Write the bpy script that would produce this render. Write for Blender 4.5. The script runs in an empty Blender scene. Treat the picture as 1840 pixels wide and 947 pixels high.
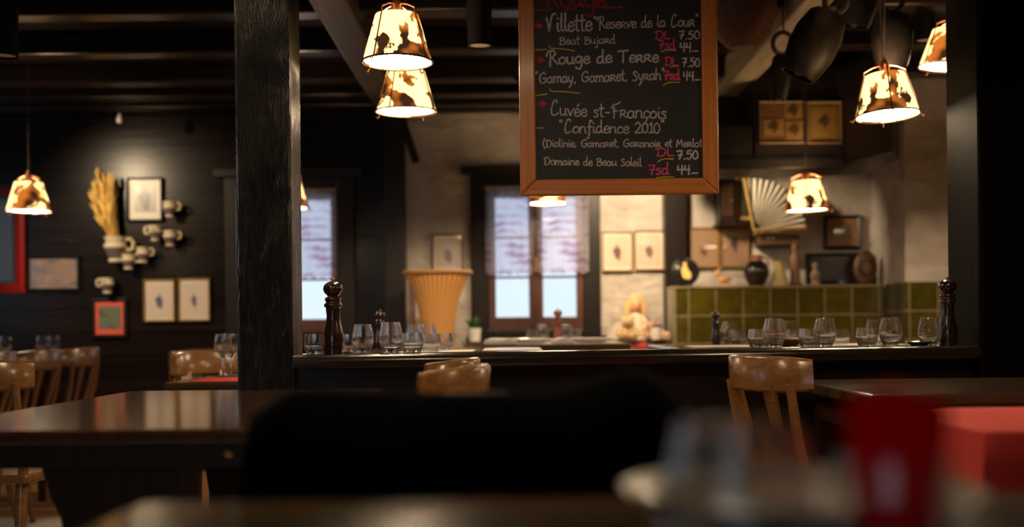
import bpy, bmesh, math, random
from mathutils import Vector, Matrix, noise
PI = math.pi
R = math.radians
S = bpy.context.scene
COL = S.collection
random.seed(7)

# ------------------------------------------------------------------ camera, world, exposure
F = 2000.0           # focal length in pixels of an 1840 wide frame
CH = 0.936           # camera height
PX, PY = 920.0, 588.0
ROLL = 0.0105
cam_d = bpy.data.cameras.new('camera')
cam = bpy.data.objects.new('camera', cam_d)
COL.objects.link(cam)
cam.location = (0, 0, CH)
cam.rotation_euler = (PI/2, ROLL, 0)
cam_d.sensor_width = 36.0
cam_d.lens = 36.0*F/1840.0
cam_d.shift_y = (PY-473.5)/1840.0
cam_d.clip_start = 0.02
cam_d.dof.use_dof = True
cam_d.dof.focus_distance = 3.5
cam_d.dof.aperture_fstop = (36.0*F/1840.0)/27.0     # 27 mm wide pupil
S.camera = cam
S.view_settings.view_transform = 'Standard'
S.view_settings.look = 'None'
S.view_settings.gamma = 1.0
S.view_settings.exposure = 0.0
S.view_settings.use_curve_mapping = False
S.cycles.use_denoising = True
S.cycles.max_bounces = 10
S.cycles.transparent_max_bounces = 40
S.cycles.transmission_bounces = 10
S.cycles.caustics_reflective = False
S.cycles.caustics_refractive = True
S.cycles.sample_clamp_indirect = 4.0

w = bpy.data.worlds.new('overcast_sky')
S.world = w
w.use_nodes = True
wb = w.node_tree.nodes['Background']
wb.inputs[0].default_value = (0.72, 0.86, 1.0, 1)
wb.inputs[1].default_value = 1.25

def portal(name, loc, rot, sx, sy):
    l = bpy.data.lights.new(name, 'AREA'); l.shape = 'RECTANGLE'; l.size = sx; l.size_y = sy
    l.cycles.is_portal = True
    o = bpy.data.objects.new(name, l); COL.objects.link(o); o.location = loc; o.rotation_euler = rot
portal('daylight_rear_window', (-1.4, -2.55, 1.6), (-PI/2, 0, 0), 2.0, 1.3)
portal('daylight_side_window', (-4.55, 4.6, 1.55), (0, -PI/2, 0), 1.2, 2.0)
LAMP_DISC = 55.0
LAMP_SHADE = 2.5
BULB_W = 3.0

def P(px, py, d):
    s, c = math.sin(ROLL), math.cos(ROLL)
    u, v = px-PX, py-PY
    return Vector((d/F*(c*u - s*v), d, CH + d/F*(-s*u - c*v)))

# ------------------------------------------------------------------ mesh helpers
def box(bm, x0, x1, y0, y1, z0, z1):
    vs = [bm.verts.new(p) for p in ((x0,y0,z0),(x1,y0,z0),(x1,y1,z0),(x0,y1,z0),(x0,y0,z1),(x1,y0,z1),(x1,y1,z1),(x0,y1,z1))]
    for f in ((3,2,1,0),(4,5,6,7),(0,1,5,4),(1,2,6,5),(2,3,7,6),(3,0,4,7)):
        bm.faces.new([vs[i] for i in f])
    return vs
def tbox(bm, M, x0, x1, y0, y1, z0, z1):
    for v in box(bm, x0, x1, y0, y1, z0, z1): v.co = M @ v.co
def lathe(bm, prof, n=24, c=(0,0,0), sx=1.0, sy=1.0, caps=True):
    rings = []
    for r, z in prof:
        if r < 1e-6:
            rings.append([bm.verts.new((c[0], c[1], c[2]+z))])
        else:
            rings.append([bm.verts.new((c[0]+sx*r*math.cos(2*PI*k/n), c[1]+sy*r*math.sin(2*PI*k/n), c[2]+z)) for k in range(n)])
    for a, b in zip(rings, rings[1:]):
        for k in range(n):
            if len(a) == 1 and len(b) == 1: continue
            if len(a) == 1: bm.faces.new((a[0], b[(k+1)%n], b[k]))
            elif len(b) == 1: bm.faces.new((a[k], a[(k+1)%n], b[0]))
            else: bm.faces.new((a[k], a[(k+1)%n], b[(k+1)%n], b[k]))
    if caps:
        if len(rings[0]) > 1: bm.faces.new(list(reversed(rings[0])))
        if len(rings[-1]) > 1: bm.faces.new(rings[-1])
    return [v for r in rings for v in r]
def tube(bm, pts, rad, n=8, caps=True):
    pts = [Vector(p) for p in pts]
    rads = rad if isinstance(rad, (list, tuple)) else [rad]*len(pts)
    rings = []
    up = None
    for i, p in enumerate(pts):
        t = (pts[min(i+1, len(pts)-1)] - pts[max(i-1, 0)]).normalized()
        if up is None:
            up = t.orthogonal().normalized()
        up = (up - t*up.dot(t))
        if up.length < 1e-5: up = t.orthogonal()
        up.normalize()
        b = t.cross(up)
        rings.append([bm.verts.new(p + (up*math.cos(2*PI*k/n) + b*math.sin(2*PI*k/n))*rads[i]) for k in range(n)])
    for a, b2 in zip(rings, rings[1:]):
        for k in range(n):
            bm.faces.new((a[k], a[(k+1)%n], b2[(k+1)%n], b2[k]))
    if caps:
        bm.faces.new(list(reversed(rings[0]))); bm.faces.new(rings[-1])
def prism_xz(bm, poly, y0, y1):
    a = [bm.verts.new((x, y0, z)) for x, z in poly]; b = [bm.verts.new((x, y1, z)) for x, z in poly]
    n = len(poly)
    bm.faces.new(a); bm.faces.new(list(reversed(b)))
    for k in range(n): bm.faces.new((a[(k+1)%n], a[k], b[k], b[(k+1)%n]))
def prism_xy(bm, poly, z0, z1):
    a = [bm.verts.new((x, y, z0)) for x, y in poly]; b = [bm.verts.new((x, y, z1)) for x, y in poly]
    n = len(poly)
    bm.faces.new(list(reversed(a))); bm.faces.new(b)
    for k in range(n): bm.faces.new((a[k], a[(k+1)%n], b[(k+1)%n], b[k]))
def ball(bm, c, r, sx=1, sy=1, sz=1, seg=16):
    M = Matrix.Translation(c) @ Matrix.Diagonal((r*sx, r*sy, r*sz, 1))
    bmesh.ops.create_uvsphere(bm, u_segments=seg, v_segments=max(6, seg*2//3), radius=1, matrix=M)
def NB(): return bmesh.new()
def obj(name, bm, mat, parent=None, smooth=False, bevel=0, loc=None, rot=None, angle=40):
    bmesh.ops.recalc_face_normals(bm, faces=bm.faces[:])
    me = bpy.data.meshes.new(name)
    bm.to_mesh(me); bm.free()
    o = bpy.data.objects.new(name, me)
    COL.objects.link(o)
    if mat: me.materials.append(mat)
    if smooth:
        for p in me.polygons: p.use_smooth = True
        me.set_sharp_from_angle(angle=R(angle))
    if bevel:
        m = o.modifiers.new('edge', 'BEVEL'); m.width = bevel; m.segments = 2; m.limit_method = 'ANGLE'; m.angle_limit = R(35)
    if parent: o.parent = parent
    if loc is not None: o.location = loc
    if rot is not None: o.rotation_euler = rot
    return o
def tag(o, label, cat, group=None):
    o['label'] = label; o['category'] = cat
    if group: o['group'] = group
    return o
def thing(name, label, cat, loc=(0,0,0), rz=0, group=None):
    o = bpy.data.objects.new(name, None); COL.objects.link(o)
    o.empty_display_size = 0.05
    o.location = loc; o.rotation_euler = (0, 0, rz)
    return tag(o, label, cat, group)
def struct(name, bm, mat, label=None, cat=None, **k):
    o = obj(name, bm, mat, **k)
    if not k.get('parent'):
        o['kind'] = 'structure'
        o['label'] = label or name.replace('_', ' ')
        o['category'] = cat or name.split('_')[0]
    return o
def dup(root, label=None, loc=None, rz=None, group=None):
    c = root.copy(); COL.objects.link(c)
    if label: c['label'] = label
    if group: c['group'] = group
    if loc is not None: c.location = loc
    if rz is not None: c.rotation_euler = (c.rotation_euler[0], c.rotation_euler[1], rz)
    for ch in list(root.children):
        d = ch.copy(); COL.objects.link(d); d.parent = c
        for g in list(ch.children):
            e = g.copy(); COL.objects.link(e); e.parent = d
    return c

# ------------------------------------------------------------------ materials
class N:
    def __init__(s, name):
        s.m = bpy.data.materials.new(name); s.m.use_nodes = True
        s.t = s.m.node_tree; s.n = s.t.nodes; s.b = s.n['Principled BSDF']; s.out = s.n['Material Output']
    def add(s, kind, **k):
        x = s.n.new(kind)
        for a, v in k.items():
            if a.startswith('_'):
                key = a[1:]
                key = int(key) if key.isdigit() else key.replace('__', ' ')
                if isinstance(v, bpy.types.NodeSocket): s.t.links.new(v, x.inputs[key])
                else: x.inputs[key].default_value = v
            else: setattr(x, a, v)
        return x
    def link(s, a, b): s.t.links.new(a, b)
    def coord(s, scale=(1,1,1), kind='Object', rot=(0,0,0), loc=(0,0,0)):
        tc = s.add('ShaderNodeTexCoord')
        mp = s.add('ShaderNodeMapping', _Vector=tc.outputs[kind], _Scale=scale, _Rotation=rot, _Location=loc)
        return mp.outputs[0]
    def ramp(s, fac, stops, interp='LINEAR'):
        r = s.add('ShaderNodeValToRGB', _Fac=fac)
        r.color_ramp.interpolation = interp
        el = r.color_ramp.elements
        while len(el) < len(stops): el.new(0.5)
        for e, (p, c) in zip(el, stops):
            e.position = p; e.color = (*c, 1) if len(c) == 3 else c
        return r.outputs[0]
    def mix(s, fac, a, b):
        x = s.add('ShaderNodeMix', data_type='RGBA')
        for i, v in ((0, fac), (6, a), (7, b)):
            if isinstance(v, bpy.types.NodeSocket): s.link(v, x.inputs[i])
            else: x.inputs[i].default_value = v if i == 0 else (*v, 1)
        return x.outputs[2]
    def math(s, op, a, b=0.0, c=None):
        x = s.add('ShaderNodeMath', operation=op)
        for i, v in ((0, a), (1, b), (2, c)):
            if v is None: continue
            if isinstance(v, bpy.types.NodeSocket): s.link(v, x.inputs[i])
            else: x.inputs[i].default_value = v
        return x.outputs[0]
    def bump(s, h, strength=0.3, dist=0.01):
        b = s.add('ShaderNodeBump', _Strength=strength, _Distance=dist, _Height=h)
        s.link(b.outputs[0], s.b.inputs['Normal'])
    def set(s, **k):
        for a, v in k.items():
            s.b.inputs[a.replace('__', ' ')].default_value = v
        return s
    def color(s, c):
        if isinstance(c, bpy.types.NodeSocket): s.link(c, s.b.inputs['Base Color'])
        else: s.b.inputs['Base Color'].default_value = (*c, 1)

def plain(name, c, rough=0.5, metal=0.0, var=0.12, scale=30.0, coat=0.0, bump=0.0):
    a = N(name)
    n = a.add('ShaderNodeTexNoise', _Vector=a.coord(), _Scale=scale, _Detail=3.0)
    a.color(a.ramp(n.outputs[0], [(0.3, tuple(x*(1-var) for x in c)), (0.7, tuple(min(1, x*(1+var)) for x in c))]))
    a.set(Roughness=rough, Metallic=metal)
    a.b.inputs['Coat Weight'].default_value = coat
    if bump: a.bump(n.outputs[0], bump, 0.005)
    return a.m
def wood(name, c1, c2, rough=0.35, axis='x', grain=40.0, bump=0.15, coat=0.0, planks=None, warp=1.0, spec=0.5):
    a = N(name)
    lo, hi = 1.5, grain
    sc = {'x': (lo, hi, hi), 'y': (hi, lo, hi), 'z': (hi, hi, lo)}[axis]
    n = a.add('ShaderNodeTexNoise', _Vector=a.coord(sc), _Scale=1.0, _Detail=5.0, _Roughness=0.6, _Distortion=warp)
    n2 = a.add('ShaderNodeTexNoise', _Vector=a.coord(tuple(q*0.12 for q in sc)), _Scale=1.0, _Detail=2.0)
    f = a.math('MULTIPLY_ADD', n.outputs[0], 0.65, a.math('MULTIPLY', n2.outputs[0], 0.35))
    col = a.ramp(f, [(0.36, c1), (0.64, c2)])
    h = f
    if planks:                      # planks: board width, running along axis, stacked along planks[1]
        wdt, ax = planks
        sep = a.add('ShaderNodeSeparateXYZ', _0=a.coord((1,1,1)))
        q = a.math('DIVIDE', sep.outputs['XYZ'.index(ax.upper())], wdt)
        fr = a.math('FRACT', q)
        gap = a.math('LESS_THAN', a.math('ABSOLUTE', a.math('SUBTRACT', fr, 0.5)), 0.47)
        col = a.mix(gap, tuple(x*0.25 for x in c1), col)
        wn = a.add('ShaderNodeTexWhiteNoise', noise_dimensions='1D', _W=a.math('FLOOR', q))
        tone = a.math('MULTIPLY_ADD', wn.outputs[0], 0.5, 0.75)
        hs = a.add('ShaderNodeHueSaturation', _Value=tone, _Color=col)
        col = hs.outputs[0]
        h = a.math('MULTIPLY_ADD', gap, 1.5, a.math('MULTIPLY', f, 0.5))
    a.color(col)
    a.set(Roughness=rough)
    a.b.inputs['Specular IOR Level'].default_value = spec
    a.b.inputs['Coat Weight'].default_value = coat
    a.b.inputs['Coat Roughness'].default_value = 0.15
    if bump: a.bump(h, bump, 0.01)
    return a.m
M = {}
# charred, lacquered post with heavy grain
a = N('black_lacquered_timber')
vec = a.coord((1, 1, 1))
n0 = a.add('ShaderNodeTexNoise', _Vector=a.coord((5.0, 5.0, 2.2)), _Scale=1.0, _Detail=3.0)
sep = a.add('ShaderNodeSeparateXYZ', _0=vec)
xx = a.math('ADD', a.math('ADD', sep.outputs[0], a.math('MULTIPLY', sep.outputs[1], 0.7)), a.math('MULTIPLY', n0.outputs[0], 0.10))
kp = P(497, 100, 3.5)
kx = a.math('SUBTRACT', sep.outputs[0], kp.x); kz = a.math('MULTIPLY', a.math('SUBTRACT', sep.outputs[2], kp.z), 0.55)
kr = a.math('ADD', a.math('MULTIPLY', kx, kx), a.math('MULTIPLY', kz, kz))
knot = a.math('EXPONENT', a.math('MULTIPLY', kr, -420.0))
wv = a.math('MULTIPLY', a.math('SINE', a.math('ADD', a.math('MULTIPLY', xx, 1150.0), a.math('MULTIPLY', knot, 60.0))), a.math('SUBTRACT', n0.outputs[0], 0.15))
nf = a.add('ShaderNodeTexNoise', _Vector=a.coord((110, 110, 9)), _Scale=1.0, _Detail=4.0)
nb = a.add('ShaderNodeTexNoise', _Vector=a.coord((14, 14, 5)), _Scale=1.0, _Detail=3.0)
h = a.math('ADD', a.math('MULTIPLY', wv, 0.45), a.math('ADD', a.math('MULTIPLY', nf.outputs[0], 1.1), a.math('MULTIPLY', nb.outputs[0], 1.6)))
a.color(a.ramp(nf.outputs[0], [(0.35, (0.006, 0.005, 0.005)), (0.7, (0.03, 0.022, 0.018))]))
a.set(Roughness=0.26); a.b.inputs['Specular IOR Level'].default_value = 0.7
a.bump(h, 1.0, 0.007)
M['post'] = a.m
M['post_plain'] = wood('plain_black_post_wood', (0.0018, 0.0014, 0.0012), (0.005, 0.0038, 0.0032), 0.65, 'z', 55, 0.3, spec=0.07)
M['dark'] = wood('dark_stained_wood', (0.005, 0.003, 0.0022), (0.016, 0.008, 0.005), 0.38, 'x', 45, 0.2, spec=0.35)
M['darkv'] = wood('dark_stained_upright_wood', (0.005, 0.003, 0.0022), (0.017, 0.009, 0.006), 0.4, 'z', 45, 0.2, spec=0.3)
M['darky'] = wood('dark_brown_girder_wood', (0.030, 0.020, 0.014), (0.085, 0.058, 0.042), 0.5, 'y', 50, 0.25)
M['girder_pale'] = wood('weathered_girder_wood', (0.20, 0.15, 0.09), (0.42, 0.33, 0.21), 0.6, 'y', 60, 0.3)
M['planks'] = wood('dark_wall_planks', (0.004, 0.0022, 0.0018), (0.014, 0.0075, 0.006), 0.26, 'x', 30, 0.22, planks=(0.155, 'z'), spec=0.2)
M['ceil'] = wood('dark_ceiling_boards', (0.006, 0.0033, 0.002), (0.018, 0.010, 0.006), 0.3, 'x', 40, 0.2, planks=(0.14, 'y'), spec=0.3)
M['joist'] = wood('dark_joist_wood', (0.006, 0.0035, 0.0022), (0.020, 0.011, 0.007), 0.28, 'x', 40, 0.2, spec=0.35)
M['ledge'] = wood('black_varnished_ledge', (0.010, 0.006, 0.004), (0.030, 0.017, 0.011), 0.22, 'x', 50, 0.08, coat=0.5)
M['table'] = wood('varnished_brown_tabletop', (0.045, 0.021, 0.010), (0.11, 0.052, 0.024), 0.13, 'y', 60, 0.015, coat=0.6)
M['tablex'] = wood('varnished_oak_tabletop', (0.055, 0.030, 0.014), (0.13, 0.075, 0.036), 0.2, 'x', 60, 0.03, coat=0.5, planks=(0.16, 'y'))
M['tableleg'] = wood('dark_trestle_wood', (0.020, 0.009, 0.005), (0.055, 0.023, 0.012), 0.4, 'z', 40, 0.1, spec=0.22)
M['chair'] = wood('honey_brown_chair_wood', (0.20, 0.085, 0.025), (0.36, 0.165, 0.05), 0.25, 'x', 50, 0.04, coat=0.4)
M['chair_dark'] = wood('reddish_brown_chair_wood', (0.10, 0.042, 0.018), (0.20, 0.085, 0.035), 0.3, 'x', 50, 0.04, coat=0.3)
M['board_frame'] = wood('orange_brown_frame_wood', (0.46, 0.13, 0.02), (0.76, 0.26, 0.05), 0.38, 'x', 55, 0.06, coat=0.15)
M['board_framev'] = wood('orange_brown_frame_upright_wood', (0.46, 0.13, 0.02), (0.76, 0.26, 0.05), 0.38, 'z', 55, 0.06, coat=0.15)
M['winwood'] = wood('brown_window_wood', (0.050, 0.018, 0.011), (0.11, 0.042, 0.024), 0.35, 'z', 45, 0.08)
M['benchwood'] = wood('brown_bench_slats', (0.085, 0.036, 0.018), (0.17, 0.078, 0.038), 0.4, 'z', 50, 0.15, planks=(0.06, 'x'))
M['gold'] = plain('gilt_frame', (0.42, 0.27, 0.09), 0.4, 0.3)
M['thinwood'] = plain('olive_wood_frame', (0.17, 0.10, 0.045), 0.45)
M['blackframe'] = plain('black_frame', (0.012, 0.010, 0.009), 0.3)
M['redframe'] = plain('red_lacquer_frame', (0.42, 0.018, 0.014), 0.28, coat=0.3)
M['paper'] = plain('cream_paper', (0.72, 0.62, 0.52), 0.35, var=0.05, coat=0.6)
M['white_paper'] = plain('white_mat_board', (0.80, 0.72, 0.62), 0.4, var=0.04, coat=0.5)
M['redmat'] = plain('coral_mat_board', (0.72, 0.085, 0.055), 0.5, var=0.05, coat=0.3)
M['tanmat'] = plain('tan_mat_board', (0.34, 0.17, 0.075), 0.5, var=0.05)
M['black'] = plain('matt_black_metal', (0.005, 0.005, 0.006), 0.6)
M['black'].node_tree.nodes['Principled BSDF'].inputs['Specular IOR Level'].default_value = 0.2
M['copper'] = plain('copper_rod', (0.50, 0.22, 0.12), 0.35, 0.9)
M['bronze'] = plain('dark_bronze_rod', (0.06, 0.035, 0.022), 0.35, 0.7)
M['brass'] = plain('brass', (0.55, 0.36, 0.12), 0.3, 0.9)
M['cord'] = plain('brown_cord', (0.05, 0.03, 0.02), 0.7)
M['mill'] = wood('dark_turned_wood', (0.014, 0.006, 0.004), (0.040, 0.016, 0.009), 0.16, 'z', 40, 0.0, coat=0.8)
M['millred'] = wood('reddish_turned_wood', (0.14, 0.03, 0.015), (0.28, 0.07, 0.035), 0.18, 'z', 40, 0.0, coat=0.8)
M['red'] = plain('red_cloth', (0.62, 0.035, 0.028), 0.75, var=0.06, scale=200, bump=0.1)
M['deepred'] = plain('deep_red_paper', (0.55, 0.012, 0.02), 0.7, var=0.08, scale=60)
M['napkin'] = plain('white_paper_napkin', (0.80, 0.74, 0.68), 0.7, var=0.04)
M['china'] = plain('white_china', (0.78, 0.74, 0.68), 0.2, var=0.03, coat=0.5)
M['stoneware'] = plain('grey_beige_stoneware', (0.26, 0.21, 0.16), 0.35, var=0.1, coat=0.3)
M['steel'] = plain('polished_steel', (0.65, 0.63, 0.60), 0.2, 1.0, var=0.05)
M['slate'] = plain('chalkboard_slate', (0.016, 0.013, 0.013), 0.55, var=0.35, scale=9)
M['chalk'] = plain('white_chalk', (0.62, 0.55, 0.54), 0.9, var=0.25, scale=160)
M['chalk_red'] = plain('red_chalk', (0.62, 0.05, 0.035), 0.9, var=0.2, scale=160)
M['chalk_dull'] = plain('faded_red_chalk', (0.40, 0.035, 0.03), 0.9, var=0.25, scale=160)
M['chalk_pink'] = plain('pink_chalk', (0.80, 0.085, 0.20), 0.9, var=0.2, scale=160)
M['chalk_yellow'] = plain('yellow_chalk', (0.60, 0.50, 0.04), 0.9, var=0.2, scale=160)
a = N('translucent_red_paper')
df = a.add('ShaderNodeBsdfDiffuse', _Color=(0.75, 0.02, 0.03, 1)); tl = a.add('ShaderNodeBsdfTranslucent', _Color=(0.85, 0.03, 0.04, 1))
mx = a.add('ShaderNodeMixShader', _0=0.6); a.link(df.outputs[0], mx.inputs[1]); a.link(tl.outputs[0], mx.inputs[2]); a.link(mx.outputs[0], a.out.inputs[0])
M['deepred'] = a.m
M['coat'] = plain('black_wool', (0.0025, 0.0025, 0.003), 1.0, var=0.5, scale=60, bump=0.3)
M['coat'].node_tree.nodes['Principled BSDF'].inputs['Specular IOR Level'].default_value = 0.05
M['straw'] = plain('dry_wheat', (0.82, 0.52, 0.14), 0.7, var=0.25, scale=120)
M['green'] = plain('green_leaf', (0.035, 0.11, 0.02), 0.5)
M['teddy'] = plain('cream_plush', (0.62, 0.42, 0.22), 0.95, scale=150, bump=0.5)
M['plushbrown'] = plain('brown_plush', (0.16, 0.08, 0.045), 0.95, scale=150, bump=0.5)
M['skin'] = plain('doll_skin', (0.75, 0.36, 0.20), 0.5, var=0.04)
M['hair'] = plain('blond_doll_hair', (0.75, 0.45, 0.18), 0.7, scale=120)
M['dress'] = plain('cream_doll_dress', (0.72, 0.58, 0.42), 0.8)
M['clay'] = plain('terracotta_glaze', (0.30, 0.11, 0.045), 0.35, coat=0.2)
M['leather'] = plain('dark_leather', (0.035, 0.020, 0.013), 0.5, scale=60)
M['bell'] = plain('old_hammered_iron', (0.022, 0.015, 0.011), 0.5, 0.5, var=0.4, scale=25, bump=0.2)
M['yellow_poster'] = None
# plaster
a = N('rough_cream_plaster')
n1 = a.add('ShaderNodeTexNoise', _Vector=a.coord((1, 1, 1)), _Scale=5.5, _Detail=6.0, _Roughness=0.55, _Distortion=0.6)
n2 = a.add('ShaderNodeTexNoise', _Vector=a.coord((2.2, 2.2, 5.0)), _Scale=2.0, _Detail=4.0, _Distortion=1.0)
a.color(a.ramp(n1.outputs[0], [(0.3, (0.42, 0.36, 0.31)), (0.7, (0.62, 0.55, 0.48))]))
a.set(Roughness=0.85)
a.bump(a.math('ADD', a.math('MULTIPLY', n1.outputs[0], 0.6), n2.outputs[0]), 0.55, 0.05)
M['plaster'] = a.m
# parquet, stone floor
M['parquet'] = wood('herringbone_oak', (0.28, 0.125, 0.042), (0.46, 0.23, 0.085), 0.3, 'x', 40, 0.08, coat=0.2, planks=(0.09, 'y'))
a = N('pale_stone_tiles')
br = a.add('ShaderNodeTexBrick', _Vector=a.coord((1, 1, 1)), _Scale=1.0, _Color1=(0.60, 0.53, 0.44, 1), _Color2=(0.52, 0.46, 0.38, 1), _Mortar=(0.10, 0.09, 0.08, 1))
br.offset = 0.0; br.inputs['Mortar Size'].default_value = 0.006; br.inputs['Brick Width'].default_value = 0.4; br.inputs['Row Height'].default_value = 0.4
a.color(br.outputs[0]); a.set(Roughness=0.35)
M['stone'] = a.m
# stove tile
a = N('olive_green_glazed_tile')
tc = a.coord((1, 1, 1))
br = a.add('ShaderNodeTexBrick', _Scale=1.0, _Color1=(0.100, 0.074, 0.008, 1), _Color2=(0.050, 0.045, 0.006, 1), _Mortar=(0.20, 0.155, 0.085, 1))
sp = a.add('ShaderNodeSeparateXYZ', _0=tc)
cb = a.add('ShaderNodeCombineXYZ', _0=a.math('ADD', sp.outputs[0], sp.outputs[1]), _1=sp.outputs[2])
a.link(cb.outputs[0], br.inputs['Vector'])
br.offset = 0.0; br.inputs['Mortar Size'].default_value = 0.0055; br.inputs['Mortar Smooth'].default_value = 0.2
br.inputs['Brick Width'].default_value = 0.173; br.inputs['Row Height'].default_value = 0.175; br.inputs['Bias'].default_value = 0.0
nn = a.add('ShaderNodeTexNoise', _Vector=a.coord(), _Scale=14.0, _Detail=3.0)
hs = a.add('ShaderNodeHueSaturation', _Color=br.outputs[0], _Value=a.math('MULTIPLY_ADD', nn.outputs[0], 1.2, 0.4))
a.color(hs.outputs[0])
a.link(a.math('MULTIPLY_ADD', br.outputs['Fac'], 0.5, 0.12), a.b.inputs['Roughness'])
a.bump(a.math('SUBTRACT', a.math('MULTIPLY', nn.outputs[0], 0.4), br.outputs['Fac']), 0.4, 0.01)
M['tile'] = a.m
# clear glass and window glass
a = N('clear_glass')
gs = a.add('ShaderNodeBsdfGlass', _Roughness=0.0, _IOR=1.45); tr = a.add('ShaderNodeBsdfTransparent', _Color=(0.98, 0.98, 0.975, 1))
mx = a.add('ShaderNodeMixShader', _0=0.8); a.link(tr.outputs[0], mx.inputs[1]); a.link(gs.outputs[0], mx.inputs[2])
a.link(mx.outputs[0], a.out.inputs[0]); M['glass'] = a.m
a = N('window_glass')
tr = a.add('ShaderNodeBsdfTransparent'); gl = a.add('ShaderNodeBsdfGlossy', _Roughness=0.02)
mx = a.add('ShaderNodeMixShader', _0=0.06); a.link(tr.outputs[0], mx.inputs[1]); a.link(gl.outputs[0], mx.inputs[2])
a.link(mx.outputs[0], a.out.inputs[0]); M['pane'] = a.m
# lace curtain
a = N('patterned_lace_curtain')
v = a.coord((1, 1, 1))
vo = a.add('ShaderNodeTexVoronoi', _Vector=a.coord((9, 1, 7)), _Scale=1.0)
wv = a.add('ShaderNodeTexWave', _Vector=a.coord((1, 1, 1)), _Scale=5.0, _Distortion=9.0, _Detail=2.0); wv.bands_direction = 'Z'
pat = a.math('MULTIPLY_ADD', vo.outputs[0], 0.7, a.math('MULTIPLY', wv.outputs[0], 0.3))
cc = a.ramp(pat, [(0.2, (0.50, 0.33, 0.46)), (0.55, (0.84, 0.80, 0.92))])
df = a.add('ShaderNodeBsdfDiffuse', _Color=cc); tl = a.add('ShaderNodeBsdfTranslucent', _Color=cc); tp = a.add('ShaderNodeBsdfTransparent', _Color=cc)
m1 = a.add('ShaderNodeMixShader', _0=0.6); a.link(df.outputs[0], m1.inputs[1]); a.link(tl.outputs[0], m1.inputs[2])
m2 = a.add('ShaderNodeMixShader', _0=0.52); a.link(m1.outputs[0], m2.inputs[1]); a.link(tp.outputs[0], m2.inputs[2])
a.link(m2.outputs[0], a.out.inputs[0]); M['lace'] = a.m
# cow hide shade, lit from inside
a = N('cowhide_lamp_shade')
n1 = a.add('ShaderNodeTexNoise', _Vector=a.coord((1, 1, 1)), _Scale=7.5, _Detail=4.0, _Roughness=0.55, _Distortion=0.5)
n2 = a.add('ShaderNodeTexNoise', _Vector=a.coord((1, 1, 1), loc=(3, 1, 2)), _Scale=12.0, _Detail=1.0)
patch = a.ramp(n1.outputs[0], [(0.488, (0, 0, 0)), (0.508, (1, 1, 1))])
brown = a.ramp(n2.outputs[0], [(0.42, (0.022, 0.008, 0.003)), (0.60, (0.28, 0.075, 0.010))])
hide = a.mix(patch, (1.0, 0.68, 0.25), brown)
em = a.add('ShaderNodeEmission', _Color=hide, _Strength=LAMP_SHADE)
df = a.add('ShaderNodeBsdfDiffuse', _Color=hide)
ad = a.add('ShaderNodeAddShader'); a.link(em.outputs[0], ad.inputs[0]); a.link(df.outputs[0], ad.inputs[1])
a.link(ad.outputs[0], a.out.inputs[0]); M['shade'] = a.m
a = N('glowing_opal_diffuser')
em = a.add('ShaderNodeEmission', _Color=(1.0, 0.74, 0.46, 1), _Strength=LAMP_DISC)
a.link(em.outputs[0], a.out.inputs[0]); M['glow'] = a.m
# two tone jug glaze
def jugmat(name, h, base=(0.16, 0.115, 0.12), band=(0.80, 0.70, 0.50)):
    a = N(name)
    sp = a.add('ShaderNodeSeparateXYZ', _0=a.coord((1, 1, 1)))
    q = a.math('DIVIDE', sp.outputs[2], h)
    a.color(a.ramp(q, [(0.0, band), (0.13, base), (0.56, band), (0.74, tuple(x*0.6 for x in band)), (0.82, band)], 'CONSTANT'))
    a.set(Roughness=0.3)
    return a.m
# printed pictures
def print_mat(name, paper, ink, sx, sz, off=(0, 0), edge=(0.55, 0.9), scale=24.0, tint=None):
    a = N(name)
    v = a.coord((1/sx, 1, 1/sz), loc=(-off[0]/sx, 0, -off[1]/sz))
    sp = a.add('ShaderNodeSeparateXYZ', _0=v)
    r = a.math('SQRT', a.math('ADD', a.math('POWER', sp.outputs[0], 2.0), a.math('POWER', sp.outputs[2], 2.0)))
    n = a.add('ShaderNodeTexNoise', _Vector=a.coord(), _Scale=scale, _Detail=4.0)
    r2 = a.math('ADD', r, a.math('MULTIPLY', a.math('SUBTRACT', n.outputs[0], 0.5), 1.6))
    c = a.ramp(r2, [(edge[0], ink), (edge[1], paper)])
    if tint:
        n2 = a.add('ShaderNodeTexNoise', _Vector=a.coord(loc=(5, 2, 1)), _Scale=scale*0.8)
        c = a.mix(a.ramp(n2.outputs[0], [(0.5, (0, 0, 0)), (0.6, (1, 1, 1))]), c, tint) if False else c
    a.color(c); a.set(Roughness=0.3); a.b.inputs['Coat Weight'].default_value = 0.7; a.b.inputs['Coat Roughness'].default_value = 0.03
    return a.m
def blotch(name, cols, scale=18.0, stretch=(1, 1, 1)):
    a = N(name)
    n = a.add('ShaderNodeTexNoise', _Vector=a.coord(stretch), _Scale=scale, _Detail=5.0)
    k = len(cols)
    a.color(a.ramp(n.outputs[0], [(0.32+0.36*i/(k-1), c) for i, c in enumerate(cols)]))
    a.set(Roughness=0.3); a.b.inputs['Coat Weight'].default_value = 0.5
    return a.m
M['yellow_poster'] = print_mat('yellowed_poster', (0.22, 0.12, 0.025), (0.06, 0.03, 0.012), 0.045, 0.05, (0, 0.01), (0.5, 0.8), 40)

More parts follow.
